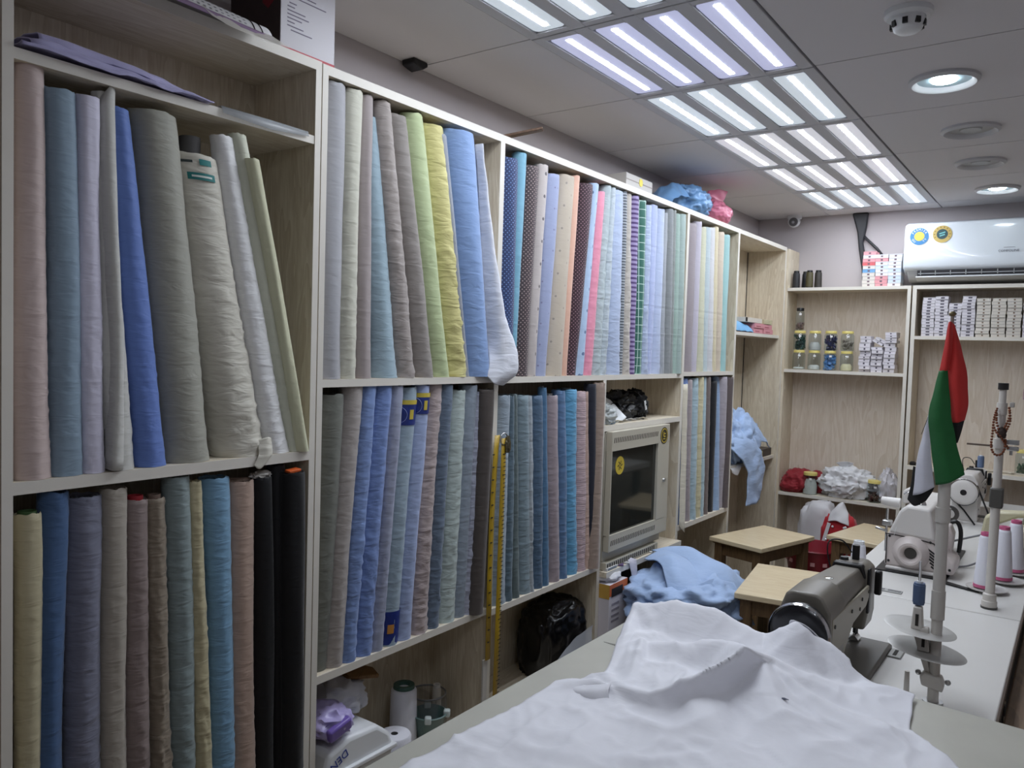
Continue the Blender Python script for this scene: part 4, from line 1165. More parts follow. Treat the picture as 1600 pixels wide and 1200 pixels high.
o = crumple((-1.52, 1.335, ZP + 0.205), (0.14, 0.12, 0.075), 17, 0.2, 2.2, sub=4).build('wrapped_packet', mat('packet_lilac', (178, 168, 215), 0.3), None, smooth=60)
tag(o, 'lilac and white wrapped packet on the white plastic case', 'packet')
MB().box((-1.455, 1.325, ZP + 0.24), (0.02, 0.07, 0.035), (0.3, 0.2, 0)).build('violet_label', mat('packet_violet', (120, 98, 180), 0.35), o, bevel=0.006)
o = crumple((-1.60, 1.44, ZP + 0.205), (0.16, 0.16, 0.085), 19, 0.2, 2.0, sub=4).build('white_bundle', fabric('white_bundle', (205, 206, 214), crease=0.3), None, smooth=180)
tag(o, 'white cloth bundle behind the lilac packet on the white case', 'cloth')
o = MB().lathe([(0, 0), (0.065, 0.003), (0.072, 0.009), (0, 0.012)], (-1.60, 1.315, 0.555), 36, (0.75, -0.3, 0.25)).build('plastic_disc', mat('disc_grey', (150, 148, 146), 0.4, alpha=0.8), None, smooth=40)
tag(o, 'grey translucent plastic disc hanging under the shelf beside the post', 'disc')
MB().cyl((-1.601, 1.316, 0.50), (-1.601, 1.316, 0.645), 0.002, n=6).build('hanging_cord', M_dark, o)
o = MB().prism([(-0.06, 0), (0.0, -0.045), (0.075, 0.0), (0.05, 0.03), (-0.03, 0.03)], 0, 0.012, 'Z').build('wood_piece', wood('brown_piece', (132, 96, 50), (104, 74, 38), 'Y'), None, bevel=0.002, loc=(-1.60, 1.50, ZP + 0.29))
o.rotation_euler = (0.1, 0.2, 0.6)
tag(o, 'brown wooden piece behind the white bundle under the shelves', 'wood piece')
def cone_spool(name, loc, r0, r1, h, thread, capc, label, group=None, tray=None, cap_h=0.006):
    t = thing(name, loc, label, 'thread cone', group)
    MB().lathe([(r0 * 0.97, 0.0), (r0 * 1.04, 0.0), (r0 * 1.04, cap_h), (r0 * 0.97, cap_h)], n=28).build('base_ring', capc, t, smooth=40)
    tb = MB().lathe([(0, cap_h), (r0, cap_h), (r0, cap_h + 0.01), (r1 * 1.02, h - 0.012), (r1 * 0.9, h - 0.006), (r1 * 0.75, h - 0.004), (0, h - 0.004)], n=28).build('thread', thread, t, smooth=50)
    MB().lathe([(r1 * 0.45, h - 0.01), (r1 * 0.85, h - 0.004), (r1 * 0.82, h + 0.006), (r1 * 0.5, h + 0.006), (r1 * 0.42, h - 0.012)], n=24).build('cone_tip', capc, t, smooth=50)
    return t
M_thr = mat('thread_white', (226, 226, 234), 0.6, bump=0.4, bscale=500)
cone_spool('thread_cone', (-1.60, 1.71, ZP), 0.042, 0.038, 0.18, M_thr, mat('cone_green', (62, 92, 82), 0.5), 'tall white thread cone with green tip under the shelves')
t = thing('thread_roll', (-1.515, 1.585, ZP), 'short white roll with a hollow grey core under the shelves', 'thread roll')
MB().lathe([(0.010, 0.11), (0.044, 0.11), (0.047, 0.105), (0.047, 0.0), (0, 0.0)], n=32).build('thread', M_thr, t, smooth=40)
MB().lathe([(0.011, 0.1102), (0.0105, 0.06), (0.0, 0.06)], n=20).build('core_hole', mat('core_grey', (110, 110, 112), 0.7), t)
t = thing('bowl', (-1.555, 1.775, ZP), 'grey-green plastic bowl with clips on the rim under the shelves', 'bowl')
MB().lathe([(0, 0.0), (0.03, 0.0), (0.052, 0.085), (0.056, 0.09), (0.052, 0.092), (0.03, 0.006), (0, 0.006)], n=32).build('bowl_body', mat('bowl_green', (96, 120, 116), 0.4), t, smooth=50)
for a in (0.6, 2.4, -0.9):
    MB().box((0.054 * cos(a), 0.054 * sin(a), 0.09), (0.02, 0.02, 0.022), (0, 0, a)).build('clip', mat('clip_white', (205, 215, 212), 0.4), t, bevel=0.004)
cone_spool('thread_spool', (-1.60, 1.86, ZP), 0.016, 0.014, 0.13, mat('thread_cream', (205, 198, 186), 0.6), mat('spool_white', (214, 210, 204), 0.5), 'small cream thread spool beside the green bowl')
t = thing('glass_jar', (-1.62, 1.84, ZP), 'dull clear round jar behind the cream thread spool', 'jar')
MB().lathe([(0, 0), (0.06, 0), (0.062, 0.01), (0.062, 0.09), (0.056, 0.1), (0.056, 0.11)], n=32).build('jar_wall', mat('jar_dull', (150, 150, 150), 0.2, alpha=0.3), t, smooth=50)
MB().tube([(0.057 * cos(a), 0.057 * sin(a), 0.11) for a in [i * 2 * pi / 30 for i in range(30)]], 0.003, 6, closed=True).build('jar_rim', mat('rim_grey', (130, 130, 130), 0.3), t, smooth=180)
o = crumple((-1.575, 2.49, ZP), (0.19, 0.27, 0.26), 27, 0.10, 1.7, sub=5, flat=-0.7, boxy=0.6).build('garbage_bag', mat('bag_black', (10, 11, 14), 0.22, bump=0.5, bscale=18), None, smooth=180)
tag(o, 'shiny black plastic bag under the shelves', 'plastic bag')
o = sheet([[(-1.47, 2.34, ZP + 0.001), (-1.465, 2.45, ZP + 0.001), (-1.46, 2.58, ZP + 0.001)], [(-1.468, 2.34, ZP + 0.04), (-1.462, 2.46, ZP + 0.08), (-1.46, 2.59, ZP + 0.09)], [(-1.475, 2.35, ZP + 0.08), (-1.468, 2.47, ZP + 0.135), (-1.468, 2.61, ZP + 0.155)]], 6, 0.005, 20, 5).build('clear_bag', plastic_film('clear_film', (200, 204, 212), 0.6), None, smooth=180)
tag(o, 'flat clear plastic bag in front of the black bag', 'plastic bag')

# ------------------------------------------------------------------ back wall: air conditioner, camera, pipes
M_ac = mat('ac_white', (222, 228, 234), 0.18, coat=0.4)
t = thing('air_conditioner', (-0.39, YB, 1.905), 'white wall air conditioner with two round stickers above the back shelving', 'air conditioner')
W2 = 0.447
prof = [(-0.004, 0.045), (-0.004, 0.325), (-0.16, 0.328), (-0.195, 0.315), (-0.205, 0.28), (-0.213, 0.10), (-0.21, 0.075), (-0.16, 0.05)]
MB().prism(prof, -W2, W2, 'X').build('front_cover', M_ac, t, bevel=0.012, seg=3)
M_acd = mat('ac_grey', (120, 122, 126), 0.4)
MB().prism([(-0.01, 0.005), (-0.01, 0.06), (-0.19, 0.07), (-0.17, 0.035), (-0.12, 0.008)], -W2 + 0.02, W2 - 0.02, 'X').build('lower_housing', mat('ac_underside', (176, 178, 182), 0.4), t, bevel=0.004)
MB().prism([(-0.193, 0.072), (-0.18, 0.03), (-0.17, 0.034), (-0.18, 0.072)], -W2 + 0.07, W2 - 0.07, 'X').build('air_outlet', mat('outlet_dark', (70, 70, 74), 0.6), t)
lou = MB()
lou.box((0, -0.19, 0.048), (2 * W2 - 0.15, 0.004, 0.004))
for k in range(11):
    lou.box((-0.36 + k * 0.072, -0.188, 0.052), (0.004, 0.008, 0.024))
lou.build('louvre_fins', mat('ac_fins', (168, 170, 172), 0.4), t)
MB().prism([(-0.205, 0.026), (-0.15, 0.008), (-0.148, 0.014), (-0.20, 0.034)], -W2 + 0.065, W2 - 0.07, 'X').build('outlet_flap', mat('ac_flap', (196, 198, 202), 0.3), t, bevel=0.002)
def disc(parent, name, x, z, r0, r1, m_, y=-0.2125, n=40, tilt=-0.042, h=0.0008):
    o = MB().lathe([(r0, 0), (r1, 0), (r1, h), (r0, h)] if r0 else [(0, 0), (r1, 0), (r1, h), (0, h)], (0, 0, 0), n, (0, -1, 0)).build(name, m_, parent)
    o.location = (x, y, z); o.rotation_euler = (tilt, 0, 0)
    return o
SX1, SX2, SZ = -0.372, -0.262, 0.248
S1 = disc(t, 'round_sticker', SX1, SZ, 0.0, 0.046, mat('sticker_blue', (46, 122, 178), 0.4), y=-0.2085)
disc(t, 'sticker_centre', SX1, SZ, 0.0, 0.025, mat('sticker_yellow2', (214, 190, 70), 0.4), y=-0.2096)
for wd, a0, sgn in (('PREMIER', 150, -1), ('QUALITY', 210, 1)):
    for i, ch in enumerate(wd):
        a = radians(a0 + sgn * i * 20)
        r_ = 0.0355
        mx = Matrix.Translation((SX1 + r_ * cos(a), -0.2102, SZ + r_ * sin(a))) @ Euler((pi / 2 - 0.042, 0, 0)).to_matrix().to_4x4() @ Matrix.Rotation(a - pi / 2 if sgn < 0 else a + pi / 2, 4, 'Z')
        text('sticker_letter', ch, 0.015, M_white, t, mx)
disc(t, 'round_sticker', SX2, SZ + 0.006, 0.0, 0.046, mat('sticker_gold2', (190, 164, 84), 0.35), y=-0.2085)
disc(t, 'sticker_centre', SX2, SZ + 0.006, 0.0, 0.027, mat('sticker_teal', (22, 66, 70), 0.4), y=-0.2096)
MB().box((SX2, -0.2112, SZ + 0.012), (0.03, 0.0006, 0.006), (0, -0.3, 0)).build('sticker_mark', mat('sticker_cyan', (110, 190, 190), 0.4), t)
MB().box((SX2, -0.2112, SZ + 0.0), (0.026, 0.0006, 0.006), (0, -0.3, 0)).build('sticker_mark', MATS['sticker_cyan'], t)
for i in range(14):
    a = 2 * pi * i / 14
    MB().box((SX2 + 0.037 * cos(a), -0.2098, SZ + 0.006 + 0.037 * sin(a)), (0.004, 0.0006, 0.007), (0, -a + pi / 2, 0)).build('sticker_tick', mat('tick_brown', (120, 96, 40), 0.5), t)
mx = Matrix.Translation((0.045, -0.2135, 0.152)) @ Euler((pi / 2 - 0.042, 0, 0)).to_matrix().to_4x4()
text('brand_lettering', 'COMFOLINE', 0.0165, mat('ac_letter', (120, 124, 134), 0.4), t, mx)
MB().box((0.048, -0.2128, 0.17), (0.05, 0.0006, 0.0016)).build('brand_line', MATS['ac_letter'], t)

t = thing('security_camera', (-1.475, 4.93, HC), 'white dome security camera in the ceiling corner', 'security camera')
MB().lathe([(0, 0), (0.042, 0), (0.042, -0.016), (0.036, -0.02), (0, -0.02)], n=28).build('mount', M_white, t, smooth=40)
MB().sphere((0, -0.01, -0.036), 0.036, 20, 14).build('eyeball', M_white, t, smooth=180)
MB().lathe([(0, 0), (0.024, 0), (0.026, -0.006), (0.026, -0.014)], (0.004, -0.044, -0.044), 24, (0.05, -1, -0.25)).build('lens_face', mat('camera_face', (84, 84, 88), 0.3), t, smooth=40)
MB().lathe([(0, 0.0022), (0.008, 0.0018), (0.009, 0.0)], (0.0045, -0.046, -0.0445), 16, (0.05, -1, -0.25)).build('lens_glass', mat('camera_lens', (150, 150, 156), 0.1), t, smooth=40)

t = thing('drain_pipe', (-1.10, YB - 0.03, 2.1), 'black taped pipe running down the back wall behind the box stack', 'pipe')
MB().prism([(-0.055, 0.235), (0.035, 0.235), (0.028, 0.15), (0.012, 0.06), (0.03, -0.03), (0.05, -0.12), (0.045, -0.2), (0.02, -0.2), (0.012, -0.1), (-0.01, 0.02), (-0.022, 0.12)], 0.0, 0.024).build('wrapped_pipe', mat('pipe_black', (46, 46, 50), 0.5), t, bevel=0.008)
MB().tube([(0.012, 0.01, 0.10), (0.05, 0.01, 0.06), (0.09, 0.01, 0.02), (0.12, 0.01, -0.02)], 0.008, 8).build('branch_pipe', MATS['pipe_black'], t, smooth=180)

# ------------------------------------------------------------------ small boxes, jars, cones on the back shelving
def box_mat(name, rgb, ink):
    M = mat(name, rgb, 0.6)
    return M
def small_box(w_, d_, h_, m_, mark, name='small_box'):
    o = MB().bb(-w_ / 2, w_ / 2, 0, d_, 0, h_).build(name, m_, None, bevel=0.0006, seg=1)
    MB().bb(-w_ / 2 + 0.001, w_ / 2 - 0.001, -0.0004, 0, h_ * 0.80, h_ * 0.86).build('lid_seam', mat('seam_grey', (120, 118, 124), 0.8), o)
    if mark:
        MB().bb(mark[0], mark[1], -0.0005, 0, h_ * 0.24, h_ * 0.70).build('printed_mark', mark[2], o)
    return o
M_bw = mat('box_white', (214, 210, 216), 0.6)
M_bi = mat('box_ivory', (212, 206, 196), 0.6)
M_ink = mat('box_ink', (84, 80, 92), 0.7)
M_ink2 = mat('box_ink_brown', (120, 100, 84), 0.7)
ORD = ['bottom', 'second', 'third', 'fourth', 'fifth', 'sixth', 'seventh', 'eighth', 'ninth', 'tenth', 'eleventh', 'twelfth', 'thirteenth']
def nth(k):
    return 'bottom' if k == 0 else ORD[k] + ' up'
bproto = {}
def place_box(kind, x, z, y=YS + 0.012, rz=0.0, ry=0.0, label='', group=''):
    if kind not in bproto:
        w_, h_, d_, m_, mk = BK[kind]
        bproto[kind] = [small_box(w_, d_, h_, m_, mk), False]
    pr_ = bproto[kind]
    if not pr_[1]:
        o = pr_[0]; pr_[1] = True
    else:
        o = copy_tree(pr_[0])
    o.location = (x, y, z); o.rotation_euler = (0, ry, rz)
    tag(o, label, 'box', group)
    return o
BK = {
 'w1': (0.060, 0.0158, 0.09, M_bw, (-0.008, 0.010, M_ink)), 'w2': (0.061, 0.0162, 0.09, M_bw, (-0.006, 0.012, M_ink)), 'i1': (0.063, 0.0165, 0.09, M_bi, (-0.004, 0.004, M_ink2)),
 's1': (0.058, 0.0145, 0.08, M_bw, (-0.004, 0.004, M_ink)), 's2': (0.058, 0.0225, 0.08, M_bw, (-0.004, 0.005, M_ink)),
}
BK['w1'] = (0.060, 0.0158, 0.09, M_bw, (-0.008, 0.010, M_ink))
rnd = random.Random(11)
# seven columns of white boxes on the right-hand shelf
colspec = [(-0.700, 13, 'w1'), (-0.637, 13, 'w2'), (-0.574, 11, 'w1'), (-0.510, 13, 'w2'), (-0.443, 12, 'i1'), (-0.374, 12, 'i1'), (-0.305, 12, 'i1'), (-0.236, 12, 'w1'), (-0.170, 11, 'w2')]
for ci, (x, n, kd) in enumerate(colspec):
    z = 1.6135
    for k in range(n):
        h_ = BK[kd][1]
        place_box(kd, x + rnd.uniform(-0.0022, 0.0022), z, YS + 0.008 + rnd.uniform(0, 0.006), rnd.uniform(-0.02, 0.02), 0.0,
                  ('flat white' if kd[0] == 'w' else 'flat ivory') + f' box, {nth(k)} in the ' + ('stack' if ci == 0 else ORD[ci] + ' stack') + ' from the post, below the air conditioner', 'white box stacks below the air conditioner')
        z += h_ + 0.0003
# loose white boxes beside the jars
zb = 1.4055
stacks = [(-1.018, ['s1', 's2', 's2', 's1', 's1', 's1', 's1', 's2', 's2', 's2', 's1']), (-0.952, ['s1', 's2', 's2', 's1', 's1', 's1', 's2', 's1']), (-0.886, ['s2', 's2', 's1', 's2', 's2', 's1', 's2', 's2', 's1', 's1', 's1', 's1'])]
tops = []
for x, ks in stacks:
    z = zb
    for k, kd in enumerate(ks):
        dx = rnd.uniform(-0.006, 0.006)
        place_box(kd, x + dx, z, YS + 0.02 + rnd.uniform(0, 0.02), rnd.uniform(-0.08, 0.08), 0.0, f'small white box, {nth(k)} in the untidy stack ' + ('nearest the jars' if x < -1.0 else 'between two others' if x < -0.92 else 'nearest the post'), 'untidy white boxes beside the jars')
        z += BK[kd][1] + 0.0004
    tops.append(z)
for k in range(2):
    place_box('s1', -0.955 + 0.014 * k, tops[1] + 0.019 + 0.012 * k, YS + 0.04, 0.0, 0.5, 'small white box tipped over on the untidy stacks', 'untidy white boxes beside the jars')
# coloured boxes beside the air conditioner
cc = [((214, 210, 206), 'ivory'), ((222, 222, 226), 'white'), ((222, 224, 226), 'white'), ((214, 148, 152), 'pink'), ((222, 222, 224), 'white'), ((206, 214, 226), 'pale blue')]
colr = {'ivory': (214, 208, 200), 'white': (222, 222, 226), 'pink': (214, 150, 156), 'pale blue': (200, 212, 228), 'blue': (108, 160, 205), 'red': (210, 96, 100)}
lay = [['ivory', 'ivory', 'ivory', 'ivory', 'blue', 'ivory', 'red', 'pink', 'white', 'pink'], ['pink', 'pink', 'pink', 'white', 'white', 'pale blue', 'white', 'pink', 'white'], ['white', 'pale blue', 'pale blue', 'white', 'pale blue', 'white', 'white', 'white', 'white']]
cp = {}
for ci, col_ in enumerate(lay):
    z = 1.8885
    for k, cn in enumerate(col_):
        if cn not in cp:
            o = small_box(0.066, 0.09, 0.0196, mat('button_box_' + cn.replace(' ', '_'), colr[cn], 0.55), (-0.006, 0.006, mat('button_ink', (110, 90, 100), 0.6)), 'button_box')
            cp[cn] = o
        else:
            o = copy_tree(cp[cn])
        o.location = (-1.016 + ci * 0.0672 + rnd.uniform(-0.002, 0.002), YS + 0.03, z)
        z += 0.0199
        tag(o, cn + f' button box, {nth(k)} in the ' + ['stack touching the black pipe', 'middle stack of button boxes', 'stack touching the air conditioner'][ci], 'box', 'button boxes beside the air conditioner')
# dark thread cones
for k, (x, y, c_, nm) in enumerate(((-1.425, 4.85, (34, 34, 38), 'charcoal'), (-1.385, 4.90, (28, 28, 32), 'black'), (-1.345, 4.84, (72, 66, 40), 'olive'), (-1.298, 4.85, (46, 42, 38), 'dark brown'))):
    cone_spool('thread_cone', (x, y, 1.8885), 0.021, 0.019, 0.098, mat('thread_' + nm, c_, 0.6, bump=0.3, bscale=500), M_black, nm + ' thread cone on the top board of the back shelving', 'dark thread cones on the back shelving')
# jars
M_glass = glass('jar_glass')
M_lidy = mat('jar_lid_yellow', (216, 200, 118), 0.45)
M_lab2 = mat('jar_label_white', (228, 228, 226), 0.6)
def jar(loc, fill, label, r=0.036, h=0.115, lid=M_lidy, tag_=True, grp='yellow lidded jars on the back shelving'):
    t = thing('glass_jar', loc, label, 'jar', grp)
    MB().lathe([(0, 0.001), (r * 0.9, 0.001), (r, 0.006), (r, h * 0.78), (r * 0.82, h * 0.86), (r * 0.82, h * 0.9)], n=28).build('jar_wall', M_glass, t, smooth=50)
    MB().lathe([(0, h), (r * 0.84, h), (r * 0.88, h - 0.002), (r * 0.88, h * 0.87), (r * 0.83, h * 0.87)], n=28).build('lid', lid, t, smooth=40)
    if tag_:
        MB().box((r * 0.3, -r * 0.97, h * 0.72), (0.014, 0.002, 0.011), (0, 0, 0.3)).build('label', M_lab2, t)
    if fill:
        kind, f_, c_ = fill
        nm = 'jar_fill_%d_%d_%d' % c_
        if kind == 'heap':
            MB().lathe([(0, 0.003), (r * 0.86, 0.003), (r * 0.9, f_ * h * 0.6), (r * 0.6, f_ * h), (0, f_ * h)], n=20).build('contents', mat(nm, c_, 0.6, bump=0.6, bscale=150), t, smooth=60)
        else:
            pc = MB()
            rr_ = random.Random(int(loc[0] * 1000) + c_[2])
            for q in range(kind_n.get(kind, 40)):
                a, ra = rr_.uniform(0, 2 * pi), r * 0.78 * sqrt(rr_.random())
                pc.box((ra * cos(a), ra * sin(a), 0.008 + rr_.random() * f_ * h * 0.85), (0.014, 0.012, 0.008), (rr_.random() * 3, rr_.random() * 3, rr_.random() * 3))
            pc.build('contents', mat(nm, c_, 0.5, mottle=0.5 if kind != 'plain' else 0.1, mscale=45), t)['kind'] = 'stuff'
    return t
kind_n = {'bits': 90, 'few': 36}
zj = 1.4055
jx = [-1.388, -1.300, -1.210, -1.118]
jar((jx[0], 4.85, zj), ('heap', 0.12, (214, 214, 212)), 'yellow lidded jar with a little white powder, bottom row')
jar((jx[1], 4.85, zj), ('heap', 0.26, (206, 204, 198)), 'yellow lidded jar with white beads, bottom row')
jar((jx[2], 4.85, zj), ('bits', 0.8, (92, 142, 200)), 'yellow lidded jar full of blue and white pieces')
jar((jx[3], 4.85, zj), ('heap', 0.36, (222, 210, 172)), 'yellow lidded jar with cream grains, bottom row')
zk = zj + 0.1155
jar((jx[0], 4.85, zk), ('bits', 0.8, (40, 72, 66)), 'yellow lidded jar with dark green pieces, upper row')
jar((jx[1], 4.85, zk), ('heap', 0.42, (196, 194, 190)), 'yellow lidded jar with speckled white buttons, upper row')
jar((jx[2], 4.85, zk), ('bits', 0.8, (44, 46, 86)), 'yellow lidded jar full of navy pieces, upper row')
jar((jx[3], 4.85, zk), ('few', 0.5, (150, 140, 128)), 'yellow lidded jar with mixed grey snaps, upper row')
jar((jx[0] - 0.004, 4.85, zk + 0.1155), ('few', 0.3, (120, 98, 92)), 'slim jar with a dark lid on top of the jar stack', r=0.024, h=0.135, lid=M_black, grp=None)
ZC = 0.668
jar((-1.285, 4.835, ZC), ('heap', 0.7, (206, 206, 200)), 'yellow lidded jar of white powder beside the red cloth', r=0.044, h=0.13, grp=None)
jar((-0.93, 4.83, ZC), ('few', 0.45, (88, 62, 54)), 'yellow lidded jar of brown pieces beside the clear bag', r=0.040, h=0.125, grp=None)
M_red = fabric('red_cloth', (138, 30, 40), crease=0.3, gain=1.0)
t = thing('cloth_bundle', (-1.36, 4.89, ZC), 'crumpled dark red cloth on the lower back shelf', 'cloth')
crumple((0, 0, 0.001), (0.2, 0.18, 0.13), 51, 0.25, 2.0, sub=4).build('main_fold', M_red, t, smooth=180)
crumple((-0.035, -0.05, 0.001), (0.13, 0.1, 0.075), 52, 0.2, 2.0, sub=4).build('front_fold', M_red, t, smooth=180)
crumple((0.09, 0.03, 0.001), (0.14, 0.12, 0.125), 53, 0.2, 2.0, sub=4).build('rear_fold', M_red, t, smooth=180)
M_bagw = mat('bag_white', (214, 214, 216), 0.35, bump=0.6, bscale=25)
t = thing('plastic_bag', (-1.095, 4.89, ZC), 'tied white plastic bag stuffed full on the lower back shelf', 'plastic bag')
crumple((0, 0, 0.001), (0.29, 0.2, 0.175), 61, 0.26, 2.2, sub=5).build('bag_body', M_bagw, t, smooth=60)
sheet([[(-0.05, -0.02, 0.15), (0.0, -0.02, 0.17), (0.04, -0.02, 0.15)], [(-0.03, -0.03, 0.18), (0.005, -0.02, 0.195), (0.03, -0.03, 0.18)], [(-0.05, -0.05, 0.2), (0.0, -0.03, 0.215), (0.045, -0.05, 0.21)]], 5, 0.007, 30, 6).build('knot', M_bagw, t, smooth=60, solid=0.001)
o = crumple((-0.872, 4.88, ZC), (0.12, 0.15, 0.185), 71, 0.25, 2.2, sub=4, pinch=0.3).build('plastic_bag', mat('bag_clear', (220, 218, 224), 0.22, alpha=0.7), None, smooth=40)
tag(o, 'crinkled clear plastic bag at the end of the lower back shelf', 'plastic bag')
# notice on the back panel and things on its low shelf
o = MB().bb(-0.255, -0.19, YB - 0.0152, YB - 0.0142, 1.29, 1.345).build('notice_card', mat('notice_pink', (170, 130, 150), 0.6, mottle=0.5, mscale=90), None)
tag(o, 'small pink printed card on the back panel', 'card')
jar((-0.235, 4.86, 0.905), ('few', 0.4, (90, 110, 90)), 'yellow lidded jar on the low shelf behind the prayer beads', r=0.032, h=0.13, grp=None)
for k in range(5):
    o = MB().box((-0.42 + k * 0.045, 4.85, 0.909 + 0.002 * (k % 2)), (0.04, 0.05, 0.006), (0, 0, 0.3 * k)).build('card_scrap', mat('card_scrap', (205, 196, 180), 0.7), None, bevel=0.001)
    tag(o, 'flat cream card scrap on the low back shelf', 'card', 'card scraps on the low back shelf')
o = MB().lathe([(0, 0), (0.018, 0), (0.018, 0.014), (0.01, 0.02), (0, 0.02)], (-0.735, 4.80, 0.905), 18).build('black_bobbin', M_black, None, smooth=40)
tag(o, 'small black bobbin on the low back shelf beside the flag', 'bobbin')

# ------------------------------------------------------------------ stools
M_stop = wood('stool_top', (226, 210, 178), (212, 192, 156), 'X', rough=0.35)
M_sleg = wood('stool_leg', (118, 92, 62), (92, 70, 46), 'Z')
def stool(cx, cy, w_, d_, rz, h, label):
    t = thing('stool', (cx, cy, 0), label, 'stool', 'wooden sewing stools', rz)
    MB().bb(-w_ / 2, w_ / 2, -d_ / 2, d_ / 2, h - 0.022, h).build('seat', M_stop, t, bevel=0.003)
    MB().bb(-w_ / 2 + 0.012, w_ / 2 - 0.012, -d_ / 2 + 0.012, d_ / 2 - 0.012, h - 0.03, h - 0.022).build('seat_edge', M_sleg, t)
    for sx in (-1, 1):
        for sy in (-1, 1):
            x, y = sx * (w_ / 2 - 0.04), sy * (d_ / 2 - 0.04)
            MB().bb(x - 0.021, x + 0.021, y - 0.021, y + 0.021, 0.0, h - 0.03).build('leg', M_sleg, t, bevel=0.002)
    for sx in (-1, 1):
        x = sx * (w_ / 2 - 0.04)
        MB().bb(x - 0.010, x + 0.010, -d_ / 2 + 0.06, d_ / 2 - 0.06, h - 0.085, h - 0.031).build('apron', M_sleg, t)
        MB().bb(x - 0.010, x + 0.010, -d_ / 2 + 0.06, d_ / 2 - 0.06, 0.12, 0.16).build('stretcher', M_sleg, t)
    for sy in (-1, 1):
        y = sy * (d_ / 2 - 0.04)
        MB().bb(-w_ / 2 + 0.06, w_ / 2 - 0.06, y - 0.010, y + 0.010, h - 0.085, h - 0.031).build('apron', M_sleg, t)
    return t
stool(-1.258, 3.915, 0.295, 0.465, -0.262, 0.58, 'wooden stool with pale top between the fabric shelves and the red basket')
stool(-0.932, 3.17, 0.275, 0.49, -0.18 + 0.33, 0.58, 'wooden stool with pale top beside the grey sewing machine')
stool(-0.83, 4.38, 0.30, 0.46, -0.18, 0.58, 'wooden stool with pale top next to the red and white bag')
# red basket, bags under the back shelf
t = thing('basket', (-1.12, 4.35, 0.0), 'dark red plastic basket on the floor between the stools', 'basket')
M_bsk = mat('basket_red', (134, 30, 44), 0.4)
MB().lathe([(0, 0.30), (0.12, 0.30), (0.135, 0.40), (0.15, 0.468), (0.156, 0.47), (0.152, 0.476), (0.144, 0.474), (0.128, 0.40), (0.11, 0.31), (0, 0.31)], n=40).build('bowl', M_bsk, t, smooth=50)
MB().lathe([(0, 0), (0.12, 0), (0.124, 0.30), (0, 0.30)], n=32).build('stand', mat('basket_stand', (104, 26, 36), 0.5), t, smooth=40)
for k in range(14):
    a = 2 * pi * k / 14
    MB().box((0.137 * cos(a), 0.137 * sin(a), 0.405), (0.006, 0.022, 0.02), (0, -0.25, a)).build('slot', mat('basket_light', (205, 150, 150), 0.5), t)
crumple((0, 0, 0.31), (0.2, 0.2, 0.11), 81, 0.3, 2.4, sub=3).build('paper_contents', mat('basket_scraps', (196, 150, 146), 0.7, mottle=0.5, mscale=60), t, smooth=30)
t = thing('carrier_bag', (-1.10, 4.64, 0.0), 'white and red dotted carrier bag standing under the back shelf', 'bag')
crumple((-0.09, 0.06, 0.0), (0.22, 0.14, 0.64), 91, 0.10, 1.8, sub=4, boxy=0.55).build('white_bag', mat('carrier_white', (200, 198, 200), 0.45), t, smooth=180)
rb_ = crumple((0.05, -0.05, 0.0), (0.19, 0.12, 0.62), 93, 0.08, 1.7, sub=4, boxy=0.5).build('red_bag', fabric('carrier_red', (176, 34, 44), crease=0.2, gain=1.0), t, smooth=180)
sheet([[(0.0, -0.115, 0.58), (0.05, -0.118, 0.59), (0.11, -0.115, 0.57)], [(0.01, -0.09, 0.63), (0.05, -0.095, 0.64), (0.10, -0.085, 0.62)], [(0.03, -0.06, 0.66), (0.06, -0.06, 0.69), (0.08, -0.05, 0.66)]], 6, 0.006, 22, 2).build('white_flap', MATS['carrier_white'], t, smooth=180, solid=0.003)
rnd = random.Random(5)
for k in range(12):
    yz = (rnd.uniform(-0.03, 0.10), rnd.uniform(0.40, 0.57))
    MB().sphere((0.02 + yz[0], -0.113, yz[1]), 0.007, 8, 6).build('white_dot', M_white, t, smooth=180)
MB().box((-0.005, -0.113, 0.52), (0.018, 0.004, 0.11), (0.05, 0.25, 0)).build('white_stripe', M_white, t)
t = thing('scissors', (-1.28, 3.72, 0.001), 'orange handled tool lying on the floor between the stools', 'tool')
MB().tube(smooth_path([(-0.06, -0.02, 0.012), (0.0, 0.01, 0.014), (0.07, 0.03, 0.01)], 5), 0.010, 8).build('handle', mat('tool_orange', (196, 82, 46), 0.5), t, smooth=180)
MB().tube(smooth_path([(-0.06, -0.02, 0.012), (-0.1, -0.03, 0.01), (-0.14, -0.03, 0.006)], 5), 0.006, 8).build('tip', mat('tool_dark', (60, 50, 48), 0.5), t, smooth=180)

